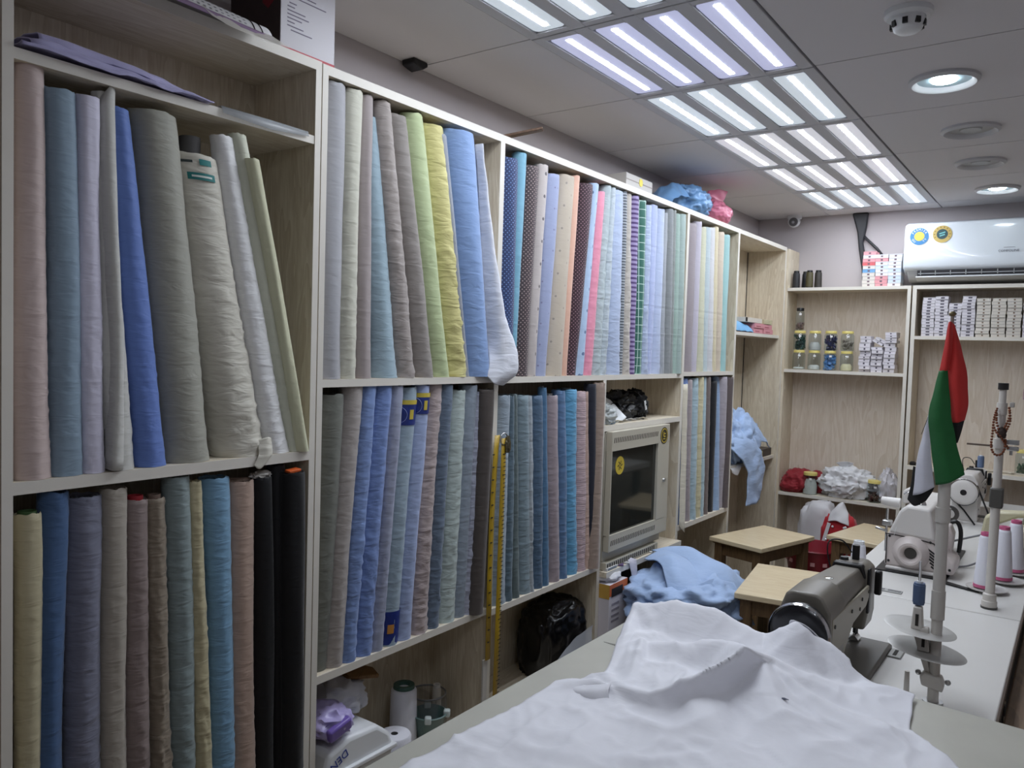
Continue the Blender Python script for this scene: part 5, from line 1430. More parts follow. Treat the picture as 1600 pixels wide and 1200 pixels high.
# ------------------------------------------------------------------ sewing tables
M_stab = mat('table_white', (212, 210, 206), 0.35, mottle=0.03, mscale=6)
M_tedge = mat('table_edge', (96, 84, 72), 0.6)
M_leg = mat('table_leg_grey', (110, 108, 106), 0.5)
tabs = [(1.655, 2.612, 'white sewing table carrying the grey machine'), (2.618, 3.70, 'white sewing table carrying the machine with round dial'), (3.706, 4.755, 'white sewing table against the back shelving')]
for (y0, y1, lab) in tabs:
    t = thing('sewing_table', (-0.36, (y0 + y1) / 2, 0), lab, 'table', 'sewing tables in a row')
    hy = (y1 - y0) / 2
    MB().bb(-0.255, 0.252, -hy, hy, TS - 0.036, TS).build('tabletop', M_stab, t, bevel=0.003)
    MB().bb(-0.254, 0.253, -hy + 0.002, hy - 0.002, TS - 0.044, TS - 0.036).build('edge_board', M_tedge, t)
    for sx in (-0.2, 0.2):
        for sy in (-hy + 0.08, hy - 0.08):
            MB().bb(sx - 0.02, sx + 0.02, sy - 0.02, sy + 0.02, 0, TS - 0.044).build('leg', M_leg, t, bevel=0.002)
    for sy in (-hy + 0.08, hy - 0.08):
        MB().bb(-0.18, 0.18, sy - 0.012, sy + 0.012, 0.10, 0.14).build('stretcher', M_leg, t)
# brown cupboard along the right side
t = thing('cupboard', (0.20, 2.5, 0), 'brown wooden cupboard standing along the right edge of the sewing tables', 'cupboard')
MB().bb(-0.303, 0.25, -0.82, 1.6, 0.0, 0.70).build('body', wood('brown_wood', (120, 98, 76), (96, 76, 58), 'Y'), t, bevel=0.003)

# ------------------------------------------------------------------ cutting table
def marble():
    M = mat('cutting_top', (180, 178, 167), 0.4, mottle=0.16, mscale=7)
    return M
t = thing('cutting_table', (-0.17, 0.87, 0), 'large grey-beige cutting table under the white cloth', 'table')
MB().prism([(-0.655, -0.55), (0.66, -0.55), (0.66, 0.67), (-0.655, 0.785)], TC - 0.03, TC, 'Z').build('tabletop', marble(), t, bevel=0.003)
MB().bb(-0.62, 0.62, -0.52, 0.66, TC - 0.12, TC - 0.03).build('apron', wood('table_apron', (150, 132, 106), (126, 108, 84), 'X'), t)
for sx in (-0.58, 0.58):
    for sy in (-0.48, 0.62):
        MB().bb(sx - 0.03, sx + 0.03, sy - 0.03, sy + 0.03, 0, TC - 0.12).build('leg', MATS['table_apron'], t, bevel=0.003)
MB().prism([(-0.03, 0.0), (0.0, -0.004), (0.006, 0.0), (0.0, 0.004)], TC, TC + 0.0006, 'Z').build('stain', mat('stain_dark', (120, 118, 112), 0.7), t, loc=(-0.60, 0.60, 0))

# ------------------------------------------------------------------ white cloth on the cutting table
def interp(tab, v):
    if v <= tab[0][0]:
        return tab[0][1]
    for (a, b), (c_, d_) in zip(tab, tab[1:]):
        if v <= c_:
            return b + (d_ - b) * (v - a) / (c_ - a)
    return tab[-1][1]
LEFT = [(0.36, -0.80), (0.841, -0.771), (1.1, -0.762), (1.21, -0.757), (1.26, -0.725), (1.30, -0.70), (1.40, -0.735), (1.50, -0.768), (1.60, -0.79), (1.80, -0.79)]
RIGHT = [(0.36, 0.06), (1.0, 0.0), (1.28, -0.09), (1.363, -0.13), (1.437, -0.204), (1.60, -0.222), (1.80, -0.222)]
FAR = [(-0.80, 1.585), (-0.70, 1.60), (-0.60, 1.61), (-0.50, 1.62), (-0.44, 1.63), (-0.40, 1.66), (-0.36, 1.65), (-0.33, 1.60), (-0.27, 1.595), (-0.2, 1.59)]
RIDGES = [  # polyline of (x, y, height), half width: crests of the folds, falling off like tent sides
 ([(-0.80, 1.57, 0.050), (-0.78, 1.57, 0.060), (-0.68, 1.57, 0.085), (-0.60, 1.575, 0.085), (-0.54, 1.57, 0.068), (-0.49, 1.565, 0.062), (-0.435, 1.575, 0.098), (-0.40, 1.60, 0.062), (-0.36, 1.64, 0.022)], 0.10),
 ([(-0.70, 1.42, 0.030), (-0.65, 1.43, 0.048), (-0.61, 1.425, 0.052), (-0.565, 1.45, 0.068), (-0.475, 1.45, 0.072), (-0.38, 1.49, 0.034), (-0.33, 1.52, 0.016), (-0.27, 1.565, 0.008), (-0.222, 1.60, 0.003)], 0.085),
 ([(-0.475, 1.45, 0.072), (-0.51, 1.38, 0.056), (-0.545, 1.31, 0.040), (-0.58, 1.262, 0.026), (-0.645, 1.262, 0.022), (-0.69, 1.292, 0.018), (-0.705, 1.31, 0.012)], 0.055),
 ([(-0.69, 1.43, 0.044), (-0.66, 1.34, 0.036), (-0.635, 1.275, 0.022)], 0.040),
 ([(-0.755, 1.205, 0.002), (-0.70, 1.235, 0.012), (-0.64, 1.248, 0.016)], 0.022),
 ([(-0.45, 1.43, 0.060), (-0.40, 1.35, 0.034), (-0.34, 1.27, 0.018), (-0.25, 1.20, 0.012)], 0.075),
 ([(-0.43, 1.44, 0.050), (-0.33, 1.40, 0.026), (-0.24, 1.38, 0.012)], 0.055),
 ([(-0.52, 1.30, 0.020), (-0.44, 1.20, 0.016), (-0.33, 1.10, 0.012), (-0.25, 1.0, 0.010)], 0.060),
 ([(-0.56, 1.02, 0.000), (-0.50, 1.07, 0.010), (-0.44, 1.14, 0.000)], 0.020),
 ([(-0.34, 0.9, 0.008), (-0.2, 1.05, 0.020), (-0.08, 1.16, 0.016)], 0.09),
 ([(-0.75, 0.98, 0.001), (-0.66, 0.98, 0.008), (-0.58, 1.0, 0.002)], 0.022),
 ([(-0.435, 1.575, 0.095), (-0.41, 1.53, 0.05), (-0.36, 1.52, 0.014)], 0.04),
 ([(-0.78, 1.57, 0.058), (-0.735, 1.45, 0.034), (-0.70, 1.33, 0.012)], 0.050),
]
HEAP = [(-0.83, 1.70), (-0.765, 1.48), (-0.72, 1.36), (-0.695, 1.312), (-0.63, 1.275), (-0.572, 1.255), (-0.535, 1.31), (-0.50, 1.405), (-0.42, 1.47), (-0.34, 1.60), (-0.335, 1.74)]
def heap_sd(x, y):
    """signed distance to the bunched part (negative inside)"""
    d2, inside = 9.0, False
    n = len(HEAP)
    for i in range(n):
        (x0, y0), (x1, y1) = HEAP[i], HEAP[(i + 1) % n]
        dx, dy = x1 - x0, y1 - y0
        tt = max(0, min(1, ((x - x0) * dx + (y - y0) * dy) / (dx * dx + dy * dy)))
        d2 = min(d2, (x - x0 - tt * dx) ** 2 + (y - y0 - tt * dy) ** 2)
        if (y0 > y) != (y1 > y) and x < (x1 - x0) * (y - y0) / (y1 - y0) + x0:
            inside = not inside
    return -sqrt(d2) if inside else sqrt(d2)
def seg_h(x, y, poly, wd):
    best = 0.0
    for (x0, y0, h0), (x1, y1, h1) in zip(poly, poly[1:]):
        dx, dy = x1 - x0, y1 - y0
        L2 = dx * dx + dy * dy
        tt = max(0, min(1, ((x - x0) * dx + (y - y0) * dy) / L2))
        d = hypot(x - x0 - tt * dx, y - y0 - tt * dy)
        h = (h0 + (h1 - h0) * tt) * max(0.0, 1 - sqrt((d / wd) ** 2 + 0.002))
        best = max(best, h)
    return best
def cloth_h(x, y):
    h = max(seg_h(x, y, p, w_) for p, w_ in RIDGES)
    # the bunched layers keep the sheet off the table behind the front lip
    e_ = max(0.0, min(1.0, (0.008 - heap_sd(x, y)) / 0.04))
    return max(h, 0.026 * e_)
def cloth_z(x, y):
    r_ = 0.005
    h = 0.4 * cloth_h(x, y) + 0.15 * (cloth_h(x + r_, y) + cloth_h(x - r_, y) + cloth_h(x, y + r_) + cloth_h(x, y - r_))
    q = Vector((x * 7, y * 7, 0.3))
    wq = q + 0.35 * Vector((noise.noise(q * 0.9 + Vector((9, 2, 4))), noise.noise(q * 0.9 + Vector((1, 8, 5))), 0))
    def rg(v, p_):
        return max(0.0, 1 - abs(noise.noise(v)) * 2.4) ** p_
    h += 0.008 * rg(wq * 0.6, 2) + 0.006 * rg(wq * 1.3 + Vector((3, 7, 1)), 2) + 0.0028 * rg(wq * 2.9 + Vector((5, 1, 9)), 2)
    base = TC + 0.0025
    if y > 1.63:
        f_ = min(1, (y - 1.63) / 0.07)
        h = h * (1 - 0.2 * f_) - 0.045 * f_
    return base + h
NU, NV = 150, 170
rows = []
for j in range(NV + 1):
    v = j / NV
    row = []
    for i in range(NU + 1):
        u = i / NU
        # first guess of y from v using the far outline at that u
        xg = -0.79 + 0.57 * u
        yf = interp(FAR, xg)
        y = 0.36 + (yf - 0.36) * v
        xl, xr = interp(LEFT, y), interp(RIGHT, y)
        x = xl + (xr - xl) * u
        e = noise.noise(Vector((y * 14, u * 3, 2.0))) * 0.006
        x += e * (u < 0.02 or u > 0.98)
        lip = seg_h(x, y, RIDGES[2][0], 0.04)
        row.append((x + 0.15 * lip, y - 1.1 * lip, cloth_z(x, y) + 0.25 * lip))
    rows.append(row)
o = MB().grid(rows).build('white_cloth', fabric('white_cotton', (226, 226, 232), crease=0.16, gain=1.0, sheen=0.1), None, smooth=180, solid=0.0016, merge=False)
tag(o, 'large rumpled white cloth spread over the cutting table', 'cloth')
MB().prism([(-0.008, 0), (0.0, -0.0035), (0.008, 0), (0.0, 0.0035)], 0, 0.0008, 'Z').build('dark_spot', mat('spot_dark', (70, 72, 90), 0.8), o, loc=(-0.385, 1.352, cloth_z(-0.385, 1.352) + 0.0022))

sheet([[(-0.445, 1.585, 0.962), (-0.412, 1.60, 0.942), (-0.375, 1.63, 0.902), (-0.348, 1.65, 0.866)],
       [(-0.462, 1.625, 0.935), (-0.42, 1.65, 0.912), (-0.385, 1.67, 0.882), (-0.355, 1.68, 0.85)],
       [(-0.455, 1.63, 0.90), (-0.415, 1.665, 0.882), (-0.38, 1.685, 0.856), (-0.357, 1.69, 0.828)],
       [(-0.44, 1.61, 0.885), (-0.405, 1.64, 0.866), (-0.37, 1.66, 0.842), (-0.353, 1.67, 0.815)]], 9, 0.008, 16, 4).build('turned_fold', MATS['white_cotton'], o, smooth=180, solid=0.0016)
sheet([[(-0.742, 1.215, 0.868), (-0.71, 1.222, 0.876), (-0.672, 1.225, 0.884), (-0.655, 1.235, 0.888)], [(-0.738, 1.206, 0.864), (-0.705, 1.206, 0.872), (-0.668, 1.205, 0.878), (-0.648, 1.215, 0.884)], [(-0.735, 1.203, 0.863), (-0.70, 1.200, 0.864), (-0.66, 1.196, 0.864), (-0.64, 1.205, 0.868)]], 7, 0.003, 25, 5).build('corner_fold', MATS['white_cotton'], o, smooth=180, solid=0.0016)

# ------------------------------------------------------------------ sewing machines
M_taupe_m = mat('machine_taupe', (118, 113, 104), 0.35)
M_taupe_d = mat('machine_dark', (70, 68, 64), 0.35)
M_panel_t = mat('machine_side_plate', (150, 143, 126), 0.4)
M_chrome = mat('chrome', (215, 215, 215), 0.15, metal=1.0)
def lockstitch(name, loc, label, body, side, bedm, wheel, arm_h=0.225, scale=1.0, wheel_r=0.062, detail=True):
    t = thing(name, loc, label, 'sewing machine')
    H = arm_h
    MB().bb(-0.089, 0.089, 0.0, 0.476, -0.012, 0.008).build('bed', bedm, t, bevel=0.006, seg=3)
    MB().bb(-0.045, -0.02, 0.41, 0.46, 0.0082, 0.0096).build('needle_plate', M_chrome, t, bevel=0.001)
    # pillar
    MB().prism([(-0.056, 0.006), (0.050, 0.006), (0.047, H - 0.035), (0.030, H - 0.006), (0.018, H), (-0.030, H), (-0.044, H - 0.006), (-0.056, H - 0.04)], 0.012, 0.14).build('pillar', body, t, bevel=0.005, seg=3)
    # arm, tapering towards the head
    sec0 = [(-0.054, H - 0.115), (0.046, H - 0.115), (0.046, H - 0.036), (0.028, H - 0.004), (-0.040, H - 0.004), (-0.054, H - 0.034)]
    sec1 = [(-0.046, H - 0.118), (0.036, H - 0.118), (0.036, H - 0.048), (0.022, H - 0.022), (-0.034, H - 0.022), (-0.046, H - 0.046)]
    a_ = MB()
    a_.add([(x, 0.11, z) for x, z in sec0] + [(x, 0.40, z) for x, z in sec1], [tuple(range(6)), tuple(range(11, 5, -1))] + [(i, (i + 1) % 6, 6 + (i + 1) % 6, 6 + i) for i in range(6)])
    a_.build('arm', body, t, bevel=0.004, seg=3)
    # side cover facing the back of the table
    sp = MB().prism([(0.03, 0.03), (0.10, 0.03), (0.155, H - 0.145), (0.22, H - 0.108), (0.35, H - 0.100), (0.375, H - 0.085), (0.375, H - 0.056), (0.03, H - 0.050)], 0.0425, 0.0485, 'X')
    so = sp.build('side_cover', side, t, bevel=0.002)
    for y, z in ((0.05, 0.06), (0.05, H - 0.07), (0.2, H - 0.075), (0.28, H - 0.09), (0.30, H - 0.072), (0.37, H - 0.07)):
        MB().lathe([(0, 0), (0.0045, 0), (0.004, 0.002), (0, 0.002)], (0.0485, y, z), 12, (1, 0, 0)).build('screw', M_black, so)
    # head
    MB().prism([(-0.036, 0.052), (0.038, 0.052), (0.044, 0.09), (0.042, H - 0.028), (0.026, H - 0.014), (-0.034, H - 0.014), (-0.044, H - 0.03)], 0.385, 0.470).build('head', body, t, bevel=0.007, seg=3)
    MB().prism([(-0.047, H - 0.045), (0.039, H - 0.045), (0.030, H - 0.012), (-0.038, H - 0.012)], 0.378, 0.40).build('head_band', M_black, t, bevel=0.004)
    MB().bb(0.040, 0.047, 0.385, 0.405, H - 0.13, H - 0.02).build('tension_bracket', M_black, t, bevel=0.003)
    MB().bb(0.046, 0.062, 0.44, 0.458, H - 0.095, H - 0.035).build('lever', M_black, t, bevel=0.004)
    MB().cyl((0.0, 0.442, H - 0.015), (0.0, 0.442, H + 0.022), 0.009, 0.009, 16).build('pressure_knob', M_black, t, smooth=40)
    MB().cyl((-0.022, 0.42, H - 0.015), (-0.022, 0.42, H - 0.007), 0.011, 0.009, 16).build('oil_cap', M_black, t, smooth=40)
    MB().lathe([(0, 0.004), (0.010, 0.003), (0.014, 0.0)], (-0.005, 0.2, H - 0.012), 16).build('oil_window', M_chrome, t, smooth=60)
    # needle bar and foot
    MB().cyl((0.008, 0.432, 0.028), (0.008, 0.432, 0.085), 0.0045).build('needle_bar', M_black, t, smooth=40)
    MB().cyl((0.008, 0.432, 0.009), (0.008, 0.432, 0.03), 0.0012).build('needle', M_chrome, t)
    MB().cyl((0.008, 0.445, 0.02), (0.008, 0.445, 0.085), 0.0055).build('presser_bar', M_black, t, smooth=40)
    MB().prism([(-0.004, 0.010), (0.020, 0.010), (0.020, 0.014), (0.012, 0.024), (0.004, 0.024), (-0.004, 0.014)], 0.42, 0.452).build('presser_foot', M_chrome, t, bevel=0.001)
    # thread guide hooks on the head
    MB().tube(smooth_path([(-0.045, 0.40, H - 0.05), (-0.058, 0.40, H + 0.0), (-0.056, 0.41, H + 0.03), (-0.03, 0.43, H + 0.03), (-0.012, 0.45, H + 0.0)], 5), 0.002, 6).build('thread_guide', M_black, t, smooth=180)
    # hand wheel at the near end
    wz = H - 0.075
    wh = MB().lathe([(0, 0.0), (wheel_r * 0.72, 0.0), (wheel_r * 0.9, 0.004), (wheel_r, 0.010), (wheel_r, 0.022), (wheel_r * 0.9, 0.028), (wheel_r * 0.6, 0.030), (0.014, 0.032), (0.014, 0.05)], (-0.004, -0.036, wz), 36, (0, 1, 0)).build('hand_wheel', wheel, t, smooth=35)
    MB().lathe([(wheel_r * 0.93, 0.0055), (wheel_r * 1.0, 0.009), (wheel_r * 1.01, 0.012), (wheel_r * 0.97, 0.004)], (-0.004, -0.0365, wz), 36, (0, 1, 0)).build('wheel_rim', M_chrome, wh, smooth=40)
    MB().lathe([(0, -0.003), (0.012, -0.002), (0.014, 0.002)], (-0.004, -0.036, wz), 20, (0, 1, 0)).build('wheel_hub', M_black, wh, smooth=40)
    MB().cyl((-0.004, -0.01, wz), (-0.004, 0.02, wz), 0.024).build('wheel_neck', M_black, t, smooth=40)
    return t
m1 = lockstitch('sewing_machine', (-0.442, 1.672, TS + 0.004), 'grey industrial sewing machine with dark hand wheel beside the white cloth', M_taupe_m, M_panel_t, mat('machine_bed_taupe', (104, 100, 94), 0.4), mat('wheel_black', (26, 26, 30), 0.25))
o = MB().bb(-0.352, -0.322, 2.075, 2.135, TS + 0.0005, TS + 0.004).build('slide_latch', mat('latch_grey', (160, 160, 156), 0.4), None, bevel=0.003)
tag(o, 'grey slide latch plate on the table beside the grey machine', 'latch')
MB().bb(-0.342, -0.334, 2.085, 2.125, TS + 0.004, TS + 0.0048).build('slot', M_dark, o)

# white machine with a round dial on the end
M_mw = mat('machine_white', (214, 210, 206), 0.35)
M_mp = mat('machine_cream', (206, 196, 192), 0.4)
t = thing('sewing_machine', (-0.43, 2.93, TS + 0.003), 'white sewing machine with big round dial and slotted vents', 'sewing machine')
MB().bb(-0.115, 0.10, -0.02, 0.50, -0.004, 0.002).build('bed_opening', M_black, t)
MB().prism([(0.09, -0.02), (0.19, -0.075), (0.20, -0.085), (0.19, -0.092), (0.085, -0.05)], -0.002, 0.0022, 'Z').build('belt_slot', M_black, t)
MB().bb(-0.088, 0.085, 0.0, 0.47, 0.0, 0.014).build('bed', M_mw, t, bevel=0.005)
MB().prism([(-0.095, 0.012), (0.118, 0.012), (0.120, 0.055), (0.065, 0.095), (0.058, 0.125), (0.040, 0.21), (-0.030, 0.215), (-0.052, 0.20), (-0.078, 0.135), (-0.088, 0.125)], 0.01, 0.15).build('motor_housing', M_mp, t, bevel=0.010, seg=3)
MB().prism([(-0.084, 0.128), (0.060, 0.118), (0.041, 0.222), (-0.030, 0.226), (-0.053, 0.205)], 0.006, 0.16).build('top_cover', M_mw, t, bevel=0.009, seg=3)
MB().prism([(-0.048, 0.11), (0.042, 0.11), (0.040, 0.19), (0.025, 0.212), (-0.030, 0.212), (-0.046, 0.19)], 0.14, 0.42).build('arm', M_mw, t, bevel=0.008, seg=3)
MB().prism([(-0.045, 0.07), (0.038, 0.07), (0.038, 0.20), (0.025, 0.214), (-0.032, 0.214), (-0.045, 0.2)], 0.39, 0.47).build('head', M_mw, t, bevel=0.008, seg=3)
dl = MB().lathe([(0.0, -0.006), (0.020, -0.006), (0.022, -0.018), (0.030, -0.026), (0.037, -0.026), (0.046, -0.016), (0.050, -0.006), (0.056, 0.0), (0.058, 0.006)], (-0.012, 0.006, 0.068), 40, (0, 1, 0)).build('dial', M_mp, t, smooth=45)
MB().lathe([(0, -0.0065), (0.019, -0.0065), (0.019, -0.004)], (-0.012, 0.0055, 0.068), 28, (0, 1, 0)).build('dial_centre', mat('dial_dark', (60, 56, 52), 0.4), dl, smooth=40)
for k in range(6):
    MB().box((0.045 + 0.004 * k, 0.0092, 0.085 - 0.0125 * k), (0.036, 0.002, 0.005), (0, 0.6, 0)).build('vent_slot', M_black, t)
for x, z in ((-0.080, 0.115), (-0.080, 0.03), (0.045, 0.112), (0.105, 0.03)):
    MB().lathe([(0, -0.002), (0.004, -0.002), (0.0045, 0)], (x, 0.0095, z), 10, (0, 1, 0)).build('screw', M_black, t)
MB().tube(smooth_path([(-0.088, 0.008, 0.02), (-0.088, 0.008, 0.11), (-0.08, 0.008, 0.122), (0.045, 0.008, 0.112), (0.058, 0.008, 0.104)], 5), 0.0018, 6).build('cover_seam', M_dark, t)
MB().lathe([(0, 0.012), (0.014, 0.012), (0.017, 0.004), (0.018, 0)], (0.0, 0.08, 0.224), 20).build('oil_cap', M_chrome, t, smooth=40)
MB().prism([(0.062, 0.055), (0.095, 0.05), (0.10, 0.13), (0.088, 0.16), (0.066, 0.155)], 0.10, 0.17).build('rear_housing', M_mp, t, bevel=0.006)
MB().tube(smooth_path([(0.07, 0.17, 0.15), (0.10, 0.17, 0.165), (0.115, 0.17, 0.13), (0.112, 0.17, 0.06)], 6), 0.007, 8).build('knee_lift', M_black, t, smooth=180)
# bobbin winder and thread posts on the stool side
MB().cyl((-0.10, 0.06, 0.05), (-0.10, 0.06, 0.20), 0.004).build('thread_post', M_chrome, t, smooth=40)
MB().box((-0.098, 0.06, 0.15), (0.03, 0.03, 0.018)).build('post_clamp', M_metal, t, bevel=0.003)
MB().box((-0.115, 0.055, 0.125), (0.04, 0.01, 0.008), (0, 0.2, 0)).build('winder_lever', M_metal, t, bevel=0.002)
MB().cyl((-0.12, 0.06, 0.225), (-0.06, 0.06, 0.222), 0.014, 0.018, 18).build('winder_knob', M_mw, t, smooth=40)
MB().prism([(-0.06, 0.215), (-0.01, 0.225), (-0.02, 0.255), (-0.04, 0.275), (-0.062, 0.26)], 0.10, 0.14).build('thread_stand', M_mw, t, bevel=0.006)
MB().tube(smooth_path([(-0.055, 0.09, 0.25), (-0.04, 0.09, 0.26), (-0.025, 0.09, 0.245), (-0.022, 0.09, 0.222)], 5), 0.003, 6).build('wire_guide', M_chrome, t, smooth=180)
MB().tube([(-0.03, 0.05, 0.226), (-0.05, 0.02, 0.21), (-0.065, 0.0, 0.12)], 0.0006, 5).build('thread', M_white, t)
o = MB().bb(-0.56, -0.42, 2.655, 2.685, TS + 0.0003, TS + 0.0035).build('drawer_plate', mat('plate_grey', (170, 170, 168), 0.4), None, bevel=0.001)
tag(o, 'slotted grey metal plate at the seam between the sewing tables', 'plate')
for k in range(3):
    MB().bb(-0.552 + k * 0.046, -0.515 + k * 0.046, 2.662, 2.678, TS + 0.0035, TS + 0.0042).build('slot', mat('slot_grey', (110, 110, 110), 0.6), o)

# far white machine with belt
m3 = lockstitch('sewing_machine', (-0.40, 4.02, TS + 0.004), 'white sewing machine with white hand wheel and black belt near the back wall', M_mw, mat('machine_white_side', (206, 202, 196), 0.4), M_mw, M_mw, arm_h=0.215, wheel_r=0.06)
belt = MB()
wz = 0.215 - 0.075
belt.tube([(0.045, -0.02, wz + 0.035), (0.10, -0.02, 0.04), (0.125, -0.02, 0.0)], 0.004, 6)
belt.tube([(-0.045, -0.02, wz - 0.035), (0.0, -0.02, 0.06), (0.045, -0.02, 0.0)], 0.004, 6)
belt.build('belt', M_black, m3)
MB().lathe([(0.020, 0), (0.036, 0), (0.036, 0.012), (0.020, 0.012), (0.020, 0)], (-0.05, -0.06, 0.042), 24, (0.1, 1, 0)).build('winder_wheel', mat('winder_dark', (58, 54, 50), 0.4), m3, smooth=40)
MB().box((-0.075, -0.05, 0.014), (0.05, 0.03, 0.022)).build('winder_base', mat('winder_brass', (130, 120, 84), 0.4), m3, bevel=0.004)
MB().box((0.10, 0.05, 0.03), (0.10, 0.03, 0.008)).build('knee_plate', M_taupe_d, m3, bevel=0.002)
def spool(loc, label, rgb, r=0.013, h=0.045, rot=None, group=None):
    t = thing('thread_spool', loc, label, 'thread spool', group)
    MB().lathe([(0, 0), (r * 0.9, 0), (r * 0.9, 0.003), (r, 0.004), (r, h - 0.004), (r * 0.9, h - 0.003), (r * 0.9, h), (0, h)], n=20).build('thread', mat('thread_%d_%d_%d' % rgb, rgb, 0.6, bump=0.3, bscale=600), t, smooth=40)
    MB().cyl((0, 0, h), (0, 0, h + 0.004), r * 0.5, r * 0.5, 14).build('spool_end', M_white, t, smooth=40)
    if rot:
        t.rotation_euler = rot
    return t
spool((-0.372, 4.30, TS + 0.225), 'grey-blue thread spool standing on the far white machine', (98, 116, 146), 0.014, 0.055)
spool((-0.535, 3.74, TS + 0.014), 'blue-grey thread spool lying on the far sewing table', (140, 160, 188), 0.013, 0.06, rot=(0, pi / 2, 0.1))
# cream overlock machine, partly out of the picture
M_ol = mat('overlock_cream', (196, 190, 160), 0.4)
t = thing('overlock_machine', (-0.17, 3.42, TS), 'cream overlock machine beside the pink rimmed thread cones', 'sewing machine')
MB().bb(-0.03, 0.20, -0.10, 0.16, 0.0, 0.05).build('base', mat('overlock_base', (70, 68, 68), 0.4), t, bevel=0.008)
MB().prism([(-0.02, 0.05), (0.19, 0.05), (0.19, 0.12), (0.16, 0.15), (0.05, 0.15), (-0.01, 0.11)], -0.08, 0.14).build('body', M_ol, t, bevel=0.015, seg=3)
MB().prism([(-0.12, 0.045), (-0.085, 0.02), (-0.075, 0.11), (0.0, 0.15), (0.06, 0.16), (0.06, 0.178), (-0.07, 0.165), (-0.105, 0.14)], 0.02, 0.08).build('looper_arm', M_ol, t, bevel=0.008)
MB().box((-0.075, 0.05, 0.035), (0.05, 0.05, 0.06)).build('foot_block', M_taupe_d, t, bevel=0.004)
MB().tube(smooth_path([(0.02, -0.03, 0.14), (0.04, -0.03, 0.19), (0.10, -0.03, 0.205), (0.17, -0.03, 0.19)], 6), 0.006, 8).build('handle', mat('handle_grey', (130, 128, 112), 0.4), t, smooth=180)
MB().cyl((0.085, 0.04, 0.15), (0.085, 0.04, 0.235), 0.009).build('post', mat('post_grey', (176, 174, 170), 0.4), t, smooth=40)
o = MB().tube(smooth_path([(-0.43, 3.40, TS + 0.004), (-0.38, 3.43, TS + 0.03), (-0.32, 3.44, TS + 0.055), (-0.28, 3.45, TS + 0.07)], 8), 0.004, 8).build('cable', mat('cable_grey', (130, 130, 134), 0.5), None, smooth=180)
tag(o, 'grey cable rising from the table to the overlock machine', 'cable')
o = MB().tube(smooth_path([(-0.36, 3.12, TS + 0.004), (-0.30, 3.16, TS + 0.006), (-0.26, 3.24, TS + 0.02), (-0.25, 3.36, TS + 0.03)], 8), 0.0035, 8).build('cable', MATS['cable_grey'], None, smooth=180)
tag(o, 'grey cable curving on the table behind the machine with round dial', 'cable')

# ------------------------------------------------------------------ thread cones and stands
M_pink = mat('cone_pink', (196, 96, 134), 0.45)
M_tray = mat('tray_grey', (188, 186, 182), 0.3)
for k, (x, y) in enumerate(((-0.222, 2.885), (-0.184, 3.035), (-0.160, 3.185))):
    lab = ['white thread cone with pink base ring beside the beaded stand', 'white thread cone with pink tip, middle of three on trays', 'white thread cone with pink tip nearest the overlock machine'][k]
    cone_spool('thread_cone', (x, y, TS + 0.012), 0.029, 0.019, 0.168, M_thr, M_pink, lab, 'pink rimmed thread cones', cap_h=0.010)
    tr = thing('cone_tray', (x + 0.008, y, TS), ['round grey tray under the thread cone beside the beaded stand', 'round grey tray under the middle pink tipped cone', 'round grey tray under the cone nearest the overlock machine'][k], 'tray', 'trays under the thread cones')
    MB().lathe([(0, 0.004), (0.052, 0.0065), (0.058, 0.010), (0.058, 0.012), (0.05, 0.0088), (0, 0.0075)], n=32).build('disc', M_tray, tr, smooth=50)
    MB().cyl((0, 0, 0), (0, 0, 0.0045), 0.012).build('foot', M_tray, tr)
cone_spool('thread_cone', (-0.598, 2.90, TS + 0.002), 0.026, 0.021, 0.085, M_thr, M_white, 'white thread cone behind the head of the grey machine', None)

M_pole = mat('stand_grey', (202, 197, 190), 0.35)
def stand_base(t, r=0.022):
    MB().lathe([(0, 0), (r * 1.1, 0), (r * 1.1, 0.004), (r, 0.006), (r * 0.75, 0.008), (r * 0.75, 0.03), (r * 0.6, 0.034)], n=24).build('base_collar', M_pole, t, smooth=40)
s1 = thing('thread_stand', (-0.223, 1.858, TS), 'tall grey thread stand with two oval trays carrying the flag', 'thread stand')
lean = Vector((0.004, 0.0, 1.0))
def pole(t, z0, z1, r, name, m_=M_pole, n=20, lx=0.012):
    MB().cyl((lx * z0, 0, z0), (lx * z1, 0, z1), r, r, n).build(name, m_, t, smooth=40)
LX = 0.0
MB().lathe([(0, 0), (0.02, 0), (0.02, 0.005), (0, 0.005)], n=20).build('base_nut', M_metal, s1, smooth=40)
pole(s1, 0.0, 0.19, 0.0108, 'lower_pole', lx=LX)
pole(s1, 0.18, 0.24, 0.0135, 'pole_sleeve', lx=LX)
pole(s1, 0.24, 0.40, 0.0118, 'upper_pole', lx=LX)
pole(s1, 0.385, 0.415, 0.0145, 'pole_joint', lx=LX)
pole(s1, 0.41, 0.47, 0.0118, 'top_pole', lx=LX)
MB().prism([(-0.022, 0.036), (0.018, 0.03), (0.02, 0.045), (0.014, 0.06), (-0.018, 0.066), (-0.026, 0.055)], -0.014, 0.014).build('bracket_clamp', M_pole, s1, bevel=0.003)
for x, z in ((0.026, 0.05), (-0.030, 0.058)):
    MB().sphere((x, 0, z), 0.006, 10, 8).build('clamp_screw', M_metal, s1, smooth=180)
MB().prism([(-0.016, 0.06), (-0.006, 0.06), (-0.018, 0.115), (-0.036, 0.145), (-0.044, 0.145), (-0.03, 0.10)], -0.008, 0.008).build('tray_bracket', M_pole, s1, bevel=0.002)
